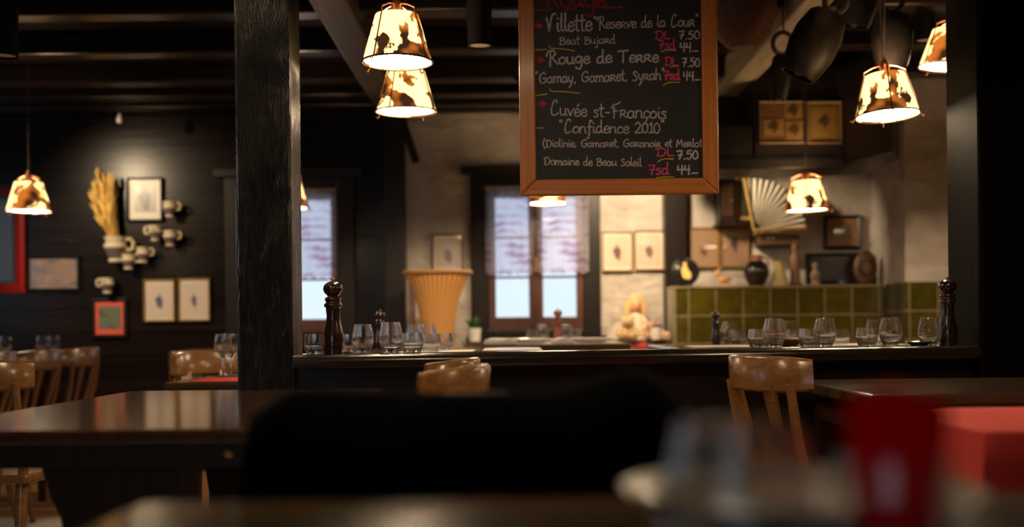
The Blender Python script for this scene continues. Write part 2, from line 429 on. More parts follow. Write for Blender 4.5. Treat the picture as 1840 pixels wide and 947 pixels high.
# ------------------------------------------------------------------ the room
YB = 7.40            # far wall
CZ = 2.48            # ceiling boards
XL, XR, YR = -4.5, 4.5, -2.5
bm = NB(); box(bm, XL, XR, YR, 5.62, -0.1, 0.0); struct('floor', bm, M['stone'], 'pale stone tile floor of the near part of the room')
bm = NB(); box(bm, XL, -0.66, 5.62, YB+0.3, -0.1, 0.0); struct('floor_parquet', bm, M['parquet'], 'brown parquet floor below the dark plank wall', 'floor')
bm = NB(); box(bm, -0.60, XR, 3.68, YB+0.3, -0.1, 0.10); struct('floor_platform', bm, M['parquet'], 'raised parquet floor behind the half wall', 'floor')
bm = NB(); box(bm, -0.66, -0.60, 5.62, YB+0.3, -0.1, 0.10); box(bm, -0.66, -0.60, 3.68, 5.62, 0.0, 0.10); struct('trim_step', bm, M['dark'], 'dark wooden edge of the raised floor', 'trim')
bm = NB(); box(bm, XL, XR, YR, YB+0.3, CZ, CZ+0.1); struct('ceiling', bm, M['ceil'], 'dark boarded ceiling')
# windows of the far wall: centre x and panes
WIN = []
def win_rect(pxl, pxr, pyt, pyb):
    a_, b_ = P(pxl, pyt, YB), P(pxr, pyb, YB)
    return a_.x, b_.x, b_.z, a_.z
W1 = win_rect(845, 1080, 312, 602)
W2 = (W1[0] + (P(523, 450, YB).x - (W1[0]+W1[1])/2), W1[1] + (P(523, 450, YB).x - (W1[0]+W1[1])/2), W1[2], W1[3])
XS = P(706, 400, YB).x      # planks stop here
def wall_y(bm, x0, x1, y0, y1, z0, z1, hole):
    hx0, hx1, hz0, hz1 = hole
    box(bm, x0, hx0, y0, y1, z0, z1); box(bm, hx1, x1, y0, y1, z0, z1)
    box(bm, hx0, hx1, y0, y1, z0, hz0); box(bm, hx0, hx1, y0, y1, hz1, z1)
bm = NB(); wall_y(bm, XL, XS, YB, YB+0.3, 0, CZ, (W2[0]+0.03, W2[1]-0.03, W2[2]+0.03, W2[3]-0.03)); struct('wall_back_left', bm, M['planks'], 'dark glossy horizontal plank wall at the back left', 'wall')
bm = NB(); wall_y(bm, XS, 2.40, YB, YB+0.3, 0, CZ, (W1[0]+0.03, W1[1]-0.03, W1[2]+0.03, W1[3]-0.03)); struct('wall_back', bm, M['plaster'], 'rough cream plaster wall around the middle window', 'wall')
bm = NB(); box(bm, 2.40, XR, 6.78, YB+0.3, 0, CZ); struct('wall_chimney_breast', bm, M['plaster'], 'cream plaster chimney breast beside the tile stove', 'wall')
bm = NB(); box(bm, XR, XR+0.2, YR, 6.78, 0, CZ); struct('wall_right', bm, M['plaster'], 'cream plaster wall on the right', 'wall')
bm = NB(); box(bm, XL-0.2, XL, YR, 3.6, 0, CZ); box(bm, XL-0.2, XL, 5.6, YB+0.3, 0, CZ); box(bm, XL-0.2, XL, 3.6, 5.6, 0, 0.95); box(bm, XL-0.2, XL, 3.6, 5.6, 2.15, CZ)
struct('wall_left', bm, M['planks'], 'dark plank wall with a window on the left', 'wall')
bm = NB(); wall_y(bm, XL-0.2, XR+0.2, YR-0.2, YR, 0, CZ, (-2.4, -0.4, 0.95, 2.25)); struct('wall_rear', bm, M['planks'], 'dark plank wall behind the camera', 'wall')
for i, yy in enumerate((0.6, 1.4, 2.2, 3.0, 3.7, 4.36, 5.03, 5.74, 6.42, 6.84, 7.16)):
    bm = NB(); box(bm, XL, XR if yy < 6.6 else 2.40, yy, yy+0.13, 2.37, CZ)
    struct('ceiling_beam', bm, M['joist'], 'dark ceiling joist running across the room', 'beam', bevel=0.012)
bm = NB(); box(bm, -0.835, -0.675, 0.2, YB, 2.30, 2.50); struct('ceiling_beam', bm, M['darky'], 'brown ceiling girder resting on the black post', 'beam', bevel=0.012)
bm = NB(); box(bm, 1.245, 1.38, 1.5, YB, 2.30, 2.50); struct('ceiling_beam', bm, M['girder_pale'], 'pale weathered ceiling girder right of the chalkboard', 'beam', bevel=0.012)
bm = NB(); box(bm, XS, 2.40, YB-0.09, YB, 2.36, CZ); struct('trim_wall_plate', bm, M['dark'], 'dark timber plate above the plaster wall', 'trim')
# posts
bm = NB(); box(bm, -0.866, -0.69, 3.50, 3.675, 0, 2.30)
for e in range(26): pass
struct('pillar', bm, M['post'], 'thick black charred timber post at the left end of the ledge', 'post', bevel=0.010)
bm = NB(); box(bm, 1.62, 1.93, 3.85, 4.14, 0, CZ); struct('pillar', bm, M['post_plain'], 'black timber post at the right end of the ledge', 'post', bevel=0.012)
a_, b_ = P(691, 400, 7.05), P(727, 400, 7.05)
bm = NB(); box(bm, a_.x, b_.x, 7.05, 7.2, 0, 2.30); struct('pillar', bm, M['darkv'], 'slim dark post where plank and plaster walls meet', 'post', bevel=0.01)
a_, b_ = P(1194, 430, 7.3), P(1232, 430, 7.3)
bm = NB(); box(bm, a_.x, b_.x, 7.28, YB, 0.1, 2.37); struct('trim_upright', bm, M['darkv'], 'dark vertical timber on the plaster wall behind the stove end', 'post')
bm = NB(); tube(bm, [P(716, 195, 7.1), P(748, 292, 7.1)], 0.035, 4); struct('trim_brace', bm, M['darkv'], 'short dark corner brace beside the slim post', 'brace')
# half wall and ledge
def along(t): return Vector((-0.69 + t*(1.62+0.69), 3.50 + t*0.35, 0))
ang = math.atan2(0.35, 2.31)
bm = NB()
prism_xy(bm, [(-0.69, 3.56), (1.62, 3.91), (1.62, 4.03), (-0.69, 3.66)], 0, 0.812)
hw = struct('wall_partition', bm, M['dark'], 'dark half wall below the ledge', 'half wall')
bm = NB()
L = math.hypot(2.31, 0.35)
prof = [(0.0, 0.812), (-0.005, 0.83), (0.0, 0.846), (0.012, 0.855), (0.20, 0.855), (0.20, 0.812)]
a0 = []; a1 = []
dirv = Vector((math.cos(ang), math.sin(ang), 0)); nrm = Vector((-math.sin(ang), math.cos(ang), 0))
for q, z in prof:
    p0 = Vector((-0.69, 3.50, 0)) + nrm*q; p0.z = z
    a0.append(bm.verts.new(p0)); p1 = p0 + dirv*L; a1.append(bm.verts.new(p1))
nq = len(prof)
bm.faces.new(a0); bm.faces.new(list(reversed(a1)))
for k in range(nq): bm.faces.new((a0[(k+1)%nq], a0[k], a1[k], a1[(k+1)%nq]))
struct('ledge', bm, M['ledge'], parent=hw, smooth=True)
def on_ledge(px, q=0.10):
    # point on the ledge seen at column px, q metres behind its front edge
    t = (px-PX)/F
    x = 0.0
    p0 = Vector((-0.69, 3.50)) + Vector((nrm.x, nrm.y))*q
    # p0 + dir*s ; x/y = t
    s = (t*p0.y - p0.x)/(dirv.x - t*dirv.y)
    return Vector((p0.x+dirv.x*s, p0.y+dirv.y*s, 0.855))

# windows
def make_window(name, wr, label):
    x0, x1, z0, z1 = wr
    bm = NB()
    t = 0.115
    box(bm, x0, x0+t, YB-0.045, YB+0.02, z0, z1); box(bm, x1-t, x1, YB-0.045, YB+0.02, z0, z1)
    box(bm, x0+t, x1-t, YB-0.045, YB+0.02, z1-0.115, z1); box(bm, x0+t, x1-t, YB-0.045, YB+0.02, z0, z0+0.04)
    r = struct(name, bm, M['darkv'], label, 'window', bevel=0.006)
    bm = NB(); box(bm, x0-0.06, x1+0.06, YB-0.09, YB, z1-0.012, z1+0.035); obj('window_head', bm, M['dark'], r)
    bm = NB(); box(bm, x0-0.03, x1+0.03, YB-0.10, YB, z0-0.03, z0); obj('window_sill', bm, M['dark'], r)
    xc = (x0+x1)/2
    for sx0, sx1 in ((x0+t, xc), (xc, x1-t)):
        g = 0.047; zb, zt = z0+0.04, z1-0.115
        bm = NB(); y0, y1 = YB-0.02, YB+0.02
        box(bm, sx0, sx0+g, y0, y1, zb, zt); box(bm, sx1-g, sx1, y0, y1, zb, zt)
        box(bm, sx0+g, sx1-g, y0, y1, zb, zb+0.085); box(bm, sx0+g, sx1-g, y0, y1, zt-0.05, zt)
        s = obj('window_frame', bm, M['winwood'], r, bevel=0.004)
        bm = NB()
        hh = zt-zb-0.135
        for f_ in (0.333, 0.667):
            box(bm, sx0+g, sx1-g, YB-0.008, YB+0.012, zb+0.085+hh*f_-0.007, zb+0.085+hh*f_+0.007)
        obj('muntin', bm, M['winwood'], s)
        bm = NB(); box(bm, sx0+g, sx1-g, YB+0.013, YB+0.017, zb+0.085, zt-0.05); obj('glass', bm, M['pane'], s)
    bm = NB(); tube(bm, [(xc, YB-0.045, z0+0.42), (xc, YB-0.045, z0+0.52)], 0.011, 8); tube(bm, [(xc, YB-0.045, z0+0.47), (xc, YB-0.018, z0+0.47)], 0.009, 8); obj('window_handle', bm, M['brass'], r, smooth=True)
    return r
make_window('window_1', W1, 'brown casement window with lace curtains in the cream plaster wall')
make_window('window_2', W2, 'brown casement window with lace curtain in the plank wall behind the black post')
def curtain(wr, a, b, pyb, label, ph):
    x0, x1 = wr[0]+(wr[1]-wr[0])*a, wr[0]+(wr[1]-wr[0])*b
    zt = wr[3]-0.10; zb = P(920, pyb, YB).z
    xc, zc = (x0+x1)/2, zb
    bm = NB(); nu, nv = 60, 12
    g = []
    for j in range(nv+1):
        row = []
        for i in range(nu+1):
            u = i/nu; v = j/nv
            wv = 0.012*math.sin(u*PI*9+ph)*(0.35+0.65*v)
            sc = 0.012*abs(math.sin(u*PI*5))*(1 if j == nv else 0)
            row.append(bm.verts.new(((x0-xc)+(x1-x0)*u, wv, (zt-zc)+(zb-zt)*v - sc)))
        g.append(row)
    for j in range(nv):
        for i in range(nu): bm.faces.new((g[j][i], g[j][i+1], g[j+1][i+1], g[j+1][i]))
    root = thing('lace_curtain', label, 'curtain', (xc, YB-0.068, zb), 0, 'short lace curtains')
    obj('cloth', bm, M['lace'], root, smooth=True)
    bm = NB(); tube(bm, [(x0-xc-0.01, 0, zt-zc), (x1-xc+0.01, 0, zt-zc)], 0.005, 8); obj('curtain_rod', bm, M['brass'], root, smooth=True)
curtain(W1, 0.115, 0.475, 492, 'lace curtain on the left casement of the window in the plaster wall', 0.4)
curtain(W1, 0.515, 0.905, 490, 'lace curtain on the right casement of the window in the plaster wall', 1.7)
curtain(W2, 0.10, 0.475, 494, 'lace curtain half hidden behind the left black post', 2.2)
curtain(W2, 0.515, 0.86, 494, 'lace curtain right of the black post in the plank wall window', 1.1)

# hood over the stove corner
bm = NB(); prism_xy(bm, [(1.355, 6.2), (1.84, 6.2), (1.985, 5.78), (2.10, 6.0), (2.10, 6.62), (1.355, 6.62)], 1.815, 2.37)
hood_side = NB(); box(hood_side, 1.13, 1.355, 6.2, 6.62, 1.815, 2.05); box(hood_side, 1.13, 1.355, 6.59, 6.62, 2.05, 2.295)
hood = tag(obj('chimney_hood', bm, M['dark'], bevel=0.01), 'dark wooden hood hanging above the tile stove', 'hood')
obj('side_box', hood_side, M['dark'], hood, bevel=0.01)
bm = NB(); box(bm, 1.10, 1.86, 6.17, 6.2, 1.80, 1.86); obj('hood_moulding', bm, M['dark'], hood, bevel=0.006)

# ------------------------------------------------------------------ furniture
def chair_proto(name, label, mat, seatmat):
    t = thing(name, label, 'chair')
    W = 0.205
    bm = NB(); prism_xy(bm, [(-0.19, -0.19), (0.19, -0.19), (0.22, 0.16), (0.19, 0.215), (-0.19, 0.215), (-0.22, 0.16)], 0.435, 0.465)
    obj('seat', bm, seatmat, t, bevel=0.01)
    for sx in (-1, 1):
        bm = NB(); tube(bm, [(sx*0.16, 0.16, 0.44), (sx*0.19, 0.20, 0.0)], [0.021, 0.015], 10); obj('leg', bm, mat, t, smooth=True)
    for sx in (-1, 1):
        bm = NB(); tube(bm, [(sx*0.155, -0.15, 0.44), (sx*0.185, -0.235, 0.0)], [0.021, 0.015], 10); obj('leg', bm, mat, t, smooth=True)
    # curved top rail
    bm = NB(); n = 16; rings = []
    for i in range(n+1):
        u = -1+2*i/n
        x = W*math.sin(u*1.22)/math.sin(1.22)*1.0
        y = -0.265 + 0.10*(1-math.cos(u*1.25))/(1-math.cos(1.25))
        tx = Vector((math.cos(u*1.1), math.sin(u*1.1)*0.9, 0)).normalized()
        nr = Vector((-tx.y, tx.x, 0))
        th = 0.014
        zt = 0.850 - 0.012*u*u; zb = zt - 0.105 + 0.02*(abs(u)**3)
        ring = []
        for (q, z) in ((-th, zb+0.006), (-th, zt-0.008), (-th*0.4, zt), (th*0.4, zt), (th, zt-0.008), (th, zb+0.006), (th*0.4, zb), (-th*0.4, zb)):
            p = Vector((x, y, 0)) + nr*q - Vector((0, 0.05*(z-0.75), 0)); p.z = z
            ring.append(bm.verts.new(p))
        rings.append(ring)
    for r0, r1 in zip(rings, rings[1:]):
        for k in range(8): bm.faces.new((r0[k], r0[(k+1)%8], r1[(k+1)%8], r1[k]))
    bm.faces.new(rings[0]); bm.faces.new(list(reversed(rings[-1])))
    obj('top_rail', bm, mat, t, smooth=True, angle=50)
    for sx, w0, w1 in ((-0.085, 0.032, 0.024), (0.085, 0.032, 0.024)):
        bm = NB(); pts = [(-w0, 0.765), (w0, 0.765), (w1*0.8, 0.6), (w1, 0.46), (-w1, 0.46), (-w1*0.8, 0.6)]
        prism_xz(bm, pts, -0.008, 0.008)
        for v in bm.verts:
            z = v.co.z; f_ = (z-0.46)/0.31
            v.co.x += sx*(0.85+0.35*f_); v.co.y += -0.165 - 0.085*f_
        obj('splat', bm, mat, t, bevel=0.003)
    for sx in (-1, 1):
        bm = NB(); tube(bm, [(sx*0.165, -0.155, 0.45), (sx*0.175, -0.20, 0.62), (sx*0.178, -0.225, 0.77)], [0.017, 0.015, 0.013], 8); obj('back_post', bm, mat, t, smooth=True)
    return t
ch = chair_proto('wooden_chair', 'honey coloured wooden chair with a curved rail at the right table', M['chair'], M['chair'])
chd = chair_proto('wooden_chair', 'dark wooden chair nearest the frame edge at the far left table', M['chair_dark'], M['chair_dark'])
def place_chair(src, back, face, label, z=0.0, group='restaurant chairs', first=False):
    # back = xy of the middle of the rail, face = direction the sitter looks (degrees, 0 = +x)
    rz = R(face-90)
    off = Vector((0, -0.25, 0)); off.rotate(Matrix.Rotation(rz, 3, 'Z'))
    loc = Vector((back[0]-off.x, back[1]-off.y, z))
    if first:
        src.location = loc; src.rotation_euler = (0, 0, rz); src['label'] = label; src['group'] = group
        return src
    return dup(src, label, loc, rz, group)
place_chair(ch, (0.695, 3.25), 16, 'honey coloured wooden chair at the left end of the right table', first=True)
place_chair(ch, (-0.09, 2.62), 170, 'wooden chair nearer the camera of the two right of the brown trestle table')
place_chair(ch, (-0.13, 3.24), 172, 'wooden chair against the half wall, right of the brown trestle table')
place_chair(ch, (-1.80, 3.62), 84, 'light wooden chair at the left frame edge, beside the brown trestle table')
place_chair(ch, (-1.33, 4.80), -40, 'light wooden chair behind the red placemat, left of the black post')
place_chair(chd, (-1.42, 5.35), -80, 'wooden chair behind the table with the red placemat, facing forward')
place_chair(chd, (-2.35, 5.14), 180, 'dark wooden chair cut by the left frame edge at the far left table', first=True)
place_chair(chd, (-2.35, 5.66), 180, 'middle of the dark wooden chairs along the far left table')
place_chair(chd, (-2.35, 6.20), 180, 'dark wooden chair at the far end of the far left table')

def plain_table(name, label, x0, x1, y0, y1, zt, topmat, z0=0.0, th=0.035, apron=True, legs=True):
    cx, cy = (x0+x1)/2, (y0+y1)/2
    t = thing(name, label, 'table', (cx, cy, z0))
    hx, hy = (x1-x0)/2, (y1-y0)/2
    bm = NB(); box(bm, -hx, hx, -hy, hy, zt-z0-th, zt-z0); obj('tabletop', bm, topmat, t, bevel=0.008)
    if apron:
        bm = NB(); i = 0.06
        for a_ in ((-hx+i, hx-i, -hy+i, -hy+i+0.025), (-hx+i, hx-i, hy-i-0.025, hy-i), (-hx+i, -hx+i+0.025, -hy+i+0.025, hy-i-0.025), (hx-i-0.025, hx-i, -hy+i+0.025, hy-i-0.025)):
            box(bm, a_[0], a_[1], a_[2], a_[3], zt-z0-th-0.09, zt-z0-th)
        obj('apron', bm, M['tableleg'], t)
    if legs:
        for sx in (-1, 1):
            for sy in (-1, 1):
                bm = NB(); x, y = sx*(hx-0.085), sy*(hy-0.085)
                tube(bm, [(x, y, zt-z0-th), (x, y, 0)], [0.036, 0.024], 4); obj('leg', bm, M['tableleg'], t)
    return t
# near left trestle table
tt = thing('trestle_table', 'brown varnished trestle table in front of the black post', 'table', (-0.795, 2.785, 0))
bm = NB(); box(bm, -0.395, 0.395, -0.685, 0.685, 0.722, 0.75); obj('tabletop', bm, M['table'], tt, bevel=0.006)
bm = NB()
for s in (-1, 1):
    box(bm, -0.36, 0.36, s*0.62-0.015, s*0.62+0.015, 0.672, 0.722); box(bm, s*0.345-0.015, s*0.345+0.015, -0.605, 0.605, 0.672, 0.722)
ap = obj('apron', bm, M['tableleg'], tt)
kx = P(412, 806, 2.15).x+0.795
bm = NB(); ball(bm, (kx, -0.64, 0.70), 0.010); obj('drawer_knob', bm, M['brass'], ap, smooth=True)
for s in (-1, 1):
    half = [(0.16, 0.672), (0.15, 0.64), (0.142, 0.61), (0.118, 0.56), (0.104, 0.46), (0.104, 0.32), (0.135, 0.20), (0.235, 0.12), (0.29, 0.07), (0.30, 0.0)]
    poly = half + [(-x, z) for x, z in reversed(half)]
    bm = NB(); prism_xz(bm, poly, s*0.52-0.03, s*0.52+0.03); obj('trestle_leg', bm, M['tableleg'], tt, bevel=0.008)
bm = NB(); box(bm, -0.03, 0.03, -0.489, 0.489, 0.22, 0.32); obj('stretcher', bm, M['tableleg'], tt, bevel=0.006)
plain_table('dining_table', 'brown oak table in front of the right black post', 0.94, 2.35, 2.92, 3.74, 0.75, M['tablex'])
plain_table('dining_table', 'dark foreground table with glasses nearest the camera', -0.41, 1.10, 0.30, 1.22, 0.75, M['tablex'])
plain_table('dining_table', 'long table by the plank wall with wine glasses, far left', -3.3, -2.52, 4.85, 6.24, 0.75, M['tablex'])
plain_table('dining_table', 'small table with a red placemat behind the left black post', -1.25, -0.72, 3.98, 4.60, 0.75, M['tablex'])
plain_table('dining_table', 'laid table directly behind the left half of the ledge', -0.59, 0.12, 3.85, 4.80, 0.85, M['tablex'], 0.10)
plain_table('dining_table', 'laid table behind the ledge in front of the green tile stove', 0.62, 1.58, 4.18, 5.10, 0.85, M['tablex'], 0.10)
plain_table('dining_table', 'laid table standing in front of the middle window', -0.15, 0.58, 5.45, 6.50, 0.85, M['tablex'], 0.10)
# red covered table
t = thing('covered_table', 'small table under a red cloth at the right frame edge', 'table', (1.27, 2.18, 0))
bm = NB(); box(bm, -0.455, 0.455, -0.265, 0.265, 0.715, 0.742); obj('tabletop', bm, M['tablex'], t)
for sx in (-1, 1):
    for sy in (-1, 1):
        bm = NB(); tube(bm, [(sx*0.40, sy*0.20, 0.715), (sx*0.40, sy*0.20, 0)], 0.024, 8); obj('leg', bm, M['tableleg'], t, smooth=True)
bm = NB(); ring = []
hx, hy = 0.462, 0.272
per = []
for k in range(40): per.append((-hx+2*hx*k/40, -hy))
for k in range(24): per.append((hx, -hy+2*hy*k/24))
for k in range(40): per.append((hx-2*hx*k/40, hy))
for k in range(24): per.append((-hx, hy-2*hy*k/24))
rows = []
for j in range(9):
    z = 0.746 - 0.40*max(0, j-1)/7 if j else 0.749
    row = []
    for k, (x, y) in enumerate(per):
        amp = 0.018*max(0, j-1)/7
        wob = amp*math.sin(k*0.75)+amp*0.5*math.sin(k*0.31+1)
        s = (0.985 if j == 0 else 1.0)
        row.append(bm.verts.new((x*s*(1+0.0)+ (wob+amp if abs(x) >= hx-1e-6 else 0)*(1 if x > 0 else -1), y*s + (wob+amp if abs(y) >= hy-1e-6 else 0)*(1 if y > 0 else -1), z)))
    rows.append(row)
bm.faces.new(rows[0])
nn_ = len(per)
for r0, r1 in zip(rows, rows[1:]):
    for k in range(nn_): bm.faces.new((r0[k], r0[(k+1)%nn_], r1[(k+1)%nn_], r1[k]))
cl = obj('tablecloth', bm, M['red'], smooth=True, loc=(1.27, 2.18, 0), angle=50); tag(cl, 'red cloth hanging over the small table at the right edge', 'tablecloth')

# fg chair with coat
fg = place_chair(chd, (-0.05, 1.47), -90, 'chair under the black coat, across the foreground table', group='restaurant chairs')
bm = NB(); nu, nv = 64, 40; g = []
for j in range(nv+1):
    v = j/nv; row = []
    for i in range(nu+1):
        u = i/nu; x = -0.262+0.555*u
        top = 0.858 + 0.022*math.exp(-((x-0.20)/0.055)**2) - 0.03*math.exp(-((x+0.262)/0.03)**2) - 0.05*math.exp(-((x-0.30)/0.05)**2) - 0.008*math.cos(x*12)
        if v < 0.5:
            q = 1-v/0.5; z = top-0.52*q**1.3; y = 0.05+0.05*q
        else:
            q = (v-0.5)/0.5; z = top-0.44*q**1.3; y = -0.05-0.04*q
        if abs(v-0.5) < 0.14:
            th = (v-0.5)/0.14*PI/2; y = -0.055*math.sin(th); z = top-0.055*(1-math.cos(th))-0.02*abs(math.sin(th))
        nz = noise.noise(Vector((x*9, y*6, z*5)))*0.014
        row.append(bm.verts.new((x*(1+0.04*q if abs(v-0.5) > 0.1 else 1), y+nz*(1 if y > 0 else -1)-0.11*(1-math.cos(min(1, abs(x+0.005)/0.20)*1.25))/(1-math.cos(1.25)), z)))
    g.append(row)
for j in range(nv):
    for i in range(nu): bm.faces.new((g[j][i], g[j][i+1], g[j+1][i+1], g[j+1][i]))
o = obj('coat', bm, M['coat'], smooth=True, loc=(-0.055, 1.47, 0), angle=180)
sm = o.modifiers.new('thick', 'SOLIDIFY'); sm.thickness = 0.008
tag(o, 'black wool coat draped over the chair back across the foreground table', 'coat')

# ------------------------------------------------------------------ lamps
def make_lamp(cordlen):
    t = thing('pendant_lamp', 'x', 'lamp', (0, 0, 0), 0, 'cowhide pendant lamps')
    rb, rt, h = 0.1175, 0.073, 0.158
    bm = NB(); lathe(bm, [(rb, 0), (rt, h)], 40, caps=False)
    o = obj('lamp_shade', bm, M['shade'], t, smooth=True)
    s = o.modifiers.new('thick', 'SOLIDIFY'); s.thickness = 0.002
    bm = NB()
    tube(bm, [((rb+0.002)*math.cos(2*PI*k/40), (rb+0.002)*math.sin(2*PI*k/40), 0.0) for k in range(41)], 0.0035, 6, caps=False); obj('rim', bm, M['bronze'], t, smooth=True)
    bm = NB()
    lathe(bm, [(0, 0.004), (rb-0.004, 0.006), (rb-0.005, 0.012), (0, 0.012)], 40, caps=False); obj('diffuser', bm, M['glow'], t, smooth=True)
    for k in range(4):
        a_ = PI/4+k*PI/2; c, s_ = math.cos(a_), math.sin(a_)
        bm = NB()
        tube(bm, [(0.010*c, 0.010*s_, h+0.040), (0.045*c, 0.045*s_, h+0.032), ((rt+0.004)*c, (rt+0.004)*s_, h+0.016), ((rt+0.005)*c, (rt+0.005)*s_, h), ((rb+0.005)*c, (rb+0.005)*s_, -0.002),
                  ((rb+0.014)*c, (rb+0.014)*s_, -0.014), ((rb+0.022)*c, (rb+0.022)*s_, -0.008)], 0.0028, 6)
        obj('rib', bm, M['copper'], t, smooth=True)
    bm = NB(); lathe(bm, [(0, h-0.015), (0.019, h-0.015), (0.02, h+0.03), (0.013, h+0.05), (0.006, h+0.065), (0, h+0.066)], 16); obj('socket', bm, M['copper'], t, smooth=True)
    return t
LAMP0 = None
def lamp(px, py, d, label, rz, tilt=(0, 0), pos=None):
    global LAMP0
    p = P(px, py, d) if pos is None else Vector(pos)
    if LAMP0 is None:
        LAMP0 = make_lamp(0); o = LAMP0; o['label'] = label
    else: o = dup(LAMP0, label)
    o.location = p; o.rotation_euler = (R(tilt[0]), R(tilt[1]), rz)
    top = 2.37 if not -0.84 < p.x < -0.67 else 2.30
    h = 0.22
    L_ = CZ - p.z - h
    # its own cord, in the lamp's frame so it hangs straight
    Mw = o.rotation_euler.to_matrix().inverted()
    bm = NB(); e = Mw @ Vector((0, 0, CZ-0.001-p.z)); s0 = Vector((0, 0, 0.222))
    tube(bm, [s0, s0.lerp(e, 0.5), e], 0.0032, 6)
    lathe(bm, [(0.03, 0), (0.03, 0.018), (0.0, 0.024)], 14) if False else None
    obj('cord', bm, M['cord'], o, smooth=True)
    l = bpy.data.lights.new('bulb', 'POINT'); l.energy = BULB_W; l.color = (1.0, 0.72, 0.42); l.shadow_soft_size = 0.025
    lo_ = bpy.data.objects.new('bulb', l); COL.objects.link(lo_); lo_.parent = o; lo_.location = (0.035, 0, 0.12)
    return o
lamps = [(714, 112, 3.76, 'large cowhide pendant lamp just right of the left black post, upper of the pair', 0.2, (0, 0)),
 (730, 201, 4.35, 'cowhide pendant lamp directly below and behind the largest lamp', 1.9, (0, -1)),
 (52, 380, 6.1, 'cowhide pendant lamp over the far left table', 3.6, (0, 0)),
 (515, 374, 6.1, 'cowhide pendant lamp mostly hidden behind the left black post', 0.9, (0, 0)),
 (984, 366, 6.9, 'cowhide pendant lamp below the chalkboard, before the middle window', 4.5, (0, 0)),
 (1595, 208, 4.27, 'cowhide pendant lamp below the cowbells', 5.3, (0, -4)),
 (1703, 121, 4.75, 'cowhide pendant lamp half hidden behind the right black post', 2.7, (0, -5)),
 (1450, 378, 6.0, 'cowhide pendant lamp hanging before the paper fan', 0.5, (0, -2))]
for q in lamps: lamp(*q)
lamp(0, 0, 0, 'cowhide pendant lamp above the brown trestle table', 1.2, (0, 0), (-1.0, 2.40, 1.97))
lamp(0, 0, 0, 'added unseen cowhide pendant lamp above the coat covered chair', 2.2, (0, 0), (0.12, 1.85, 2.02))  # out of frame, added as warm front light for the chalkboard
lamp(0, 0, 0, 'added cowhide pendant lamp hidden behind the chalkboard, brightening the window table', 3.1, (0, 0), (0.27, 5.92, 1.74))  # added out of sight to brighten the laid window table
lamp(0, 0, 0, 'added cowhide pendant lamp hidden behind the right black post, lighting the chimney breast', 0.3, (0, 0), (2.52, 6.02, 1.66))  # added out of sight to light the chimney breast plaster
lamp(0, 0, 0, 'added unseen cowhide pendant lamp above the right oak table', 4.2, (0, 0), (1.45, 2.55, 1.86))  # out of frame, added for light on the right side
# spot cans
def spot(px, pyb, d, r, label):
    p = P(px, pyb, d)
    t = thing('ceiling_spotlight', label, 'spotlight', (p.x, p.y, p.z), 0, 'black ceiling spotlights')
    bm = NB(); lathe(bm, [(r*0.93, 0.0), (r, 0.0), (r, 0.19), (r*0.3, 0.20), (r*0.3, CZ-p.z)], 28, caps=False); obj('housing', bm, M['black'], t, smooth=True)
    bm = NB(); lathe(bm, [(0, 0.006), (r*0.92, 0.008), (r*0.92, 0.016), (0, 0.016)], 28, caps=False); obj('lens', bm, M['napkin'], t, smooth=True)
def aimed_spot(label, pos, target, power, size=70):
    t = thing('ceiling_spotlight', label, 'spotlight', pos, 0, 'black ceiling spotlights')
    r = 0.05; dz = CZ-pos[2]
    d_ = Vector(target)-Vector(pos); q = d_.to_track_quat('-Z', 'Y').to_euler()
    bm = NB(); lathe(bm, [(r*0.93, 0.0), (r, 0.0), (r, 0.15), (r*0.3, 0.16), (0, 0.16)], 28, caps=False); obj('housing', bm, M['black'], t, smooth=True, rot=q)
    bm = NB(); tube(bm, [(0, 0, 0.13), (0, 0, dz)], 0.012, 8); obj('stem', bm, M['black'], t, smooth=True)
    l = bpy.data.lights.new('spot_bulb', 'SPOT'); l.energy = power; l.color = (1.0, 0.76, 0.48); l.spot_size = R(size); l.spot_blend = 0.8; l.shadow_soft_size = 0.03
    o = bpy.data.objects.new('spot_bulb', l); COL.objects.link(o); o.parent = t; o.rotation_euler = q
    o.location = d_.normalized()*0.012
aimed_spot('black ceiling spotlight shining on the jugs of the plank wall', (-3.0, 5.9, 2.18), (-2.35, 7.4, 1.35), 105, 75)
aimed_spot('added black spotlight hidden behind the chalkboard, brightening the plaster wall', (0.55, 6.1, 2.15), (0.83, 7.4, 1.42), 165, 64)  # added out of sight to make the bright patch on the plaster
aimed_spot('added black spotlight hidden behind the chalkboard, brightening the paper fan', (0.97, 6.66, 1.97), (1.60, 7.12, 1.68), 60, 42)  # added out of sight to lighten the fan
aimed_spot('added black spotlight hidden behind the chalkboard, brightening the wicker basket', (0.06, 5.4, 2.15), (-0.45, 6.75, 1.05), 110, 45)  # unseen can added to lift the basket out of the dark
aimed_spot('added unseen black spotlight shining on the left black post', (-1.08, 2.15, 2.22), (-0.78, 3.5, 1.78), 48, 34)  # out of frame, added to raise glints on the post grain
spot(862, 84, 4.5, 0.050, 'black ceiling spotlight just left of the chalkboard')
spot(8, 102, 4.2, 0.050, 'black ceiling spotlight at the upper left frame corner')
spot(1662, 74, 5.2, 0.045, 'black ceiling spotlight beside the right black post')
# smoke detector like pendant at ceiling left
p = P(215, 222, 6.9)
t = thing('hanging_bulb', 'small pale pull knob hanging from the ceiling above the framed portrait', 'pull cord', p)
bm = NB(); lathe(bm, [(0, 0), (0.016, 0.006), (0.02, 0.022), (0.01, 0.05), (0.004, 0.065), (0, 0.066)], 14); obj('knob', bm, M['china'], t, smooth=True)
bm = NB(); tube(bm, [(0, 0, 0.06), (0, 0, CZ-p.z)], 0.003, 6); obj('cord', bm, M['cord'], t)
t.name = 'pull_cord'

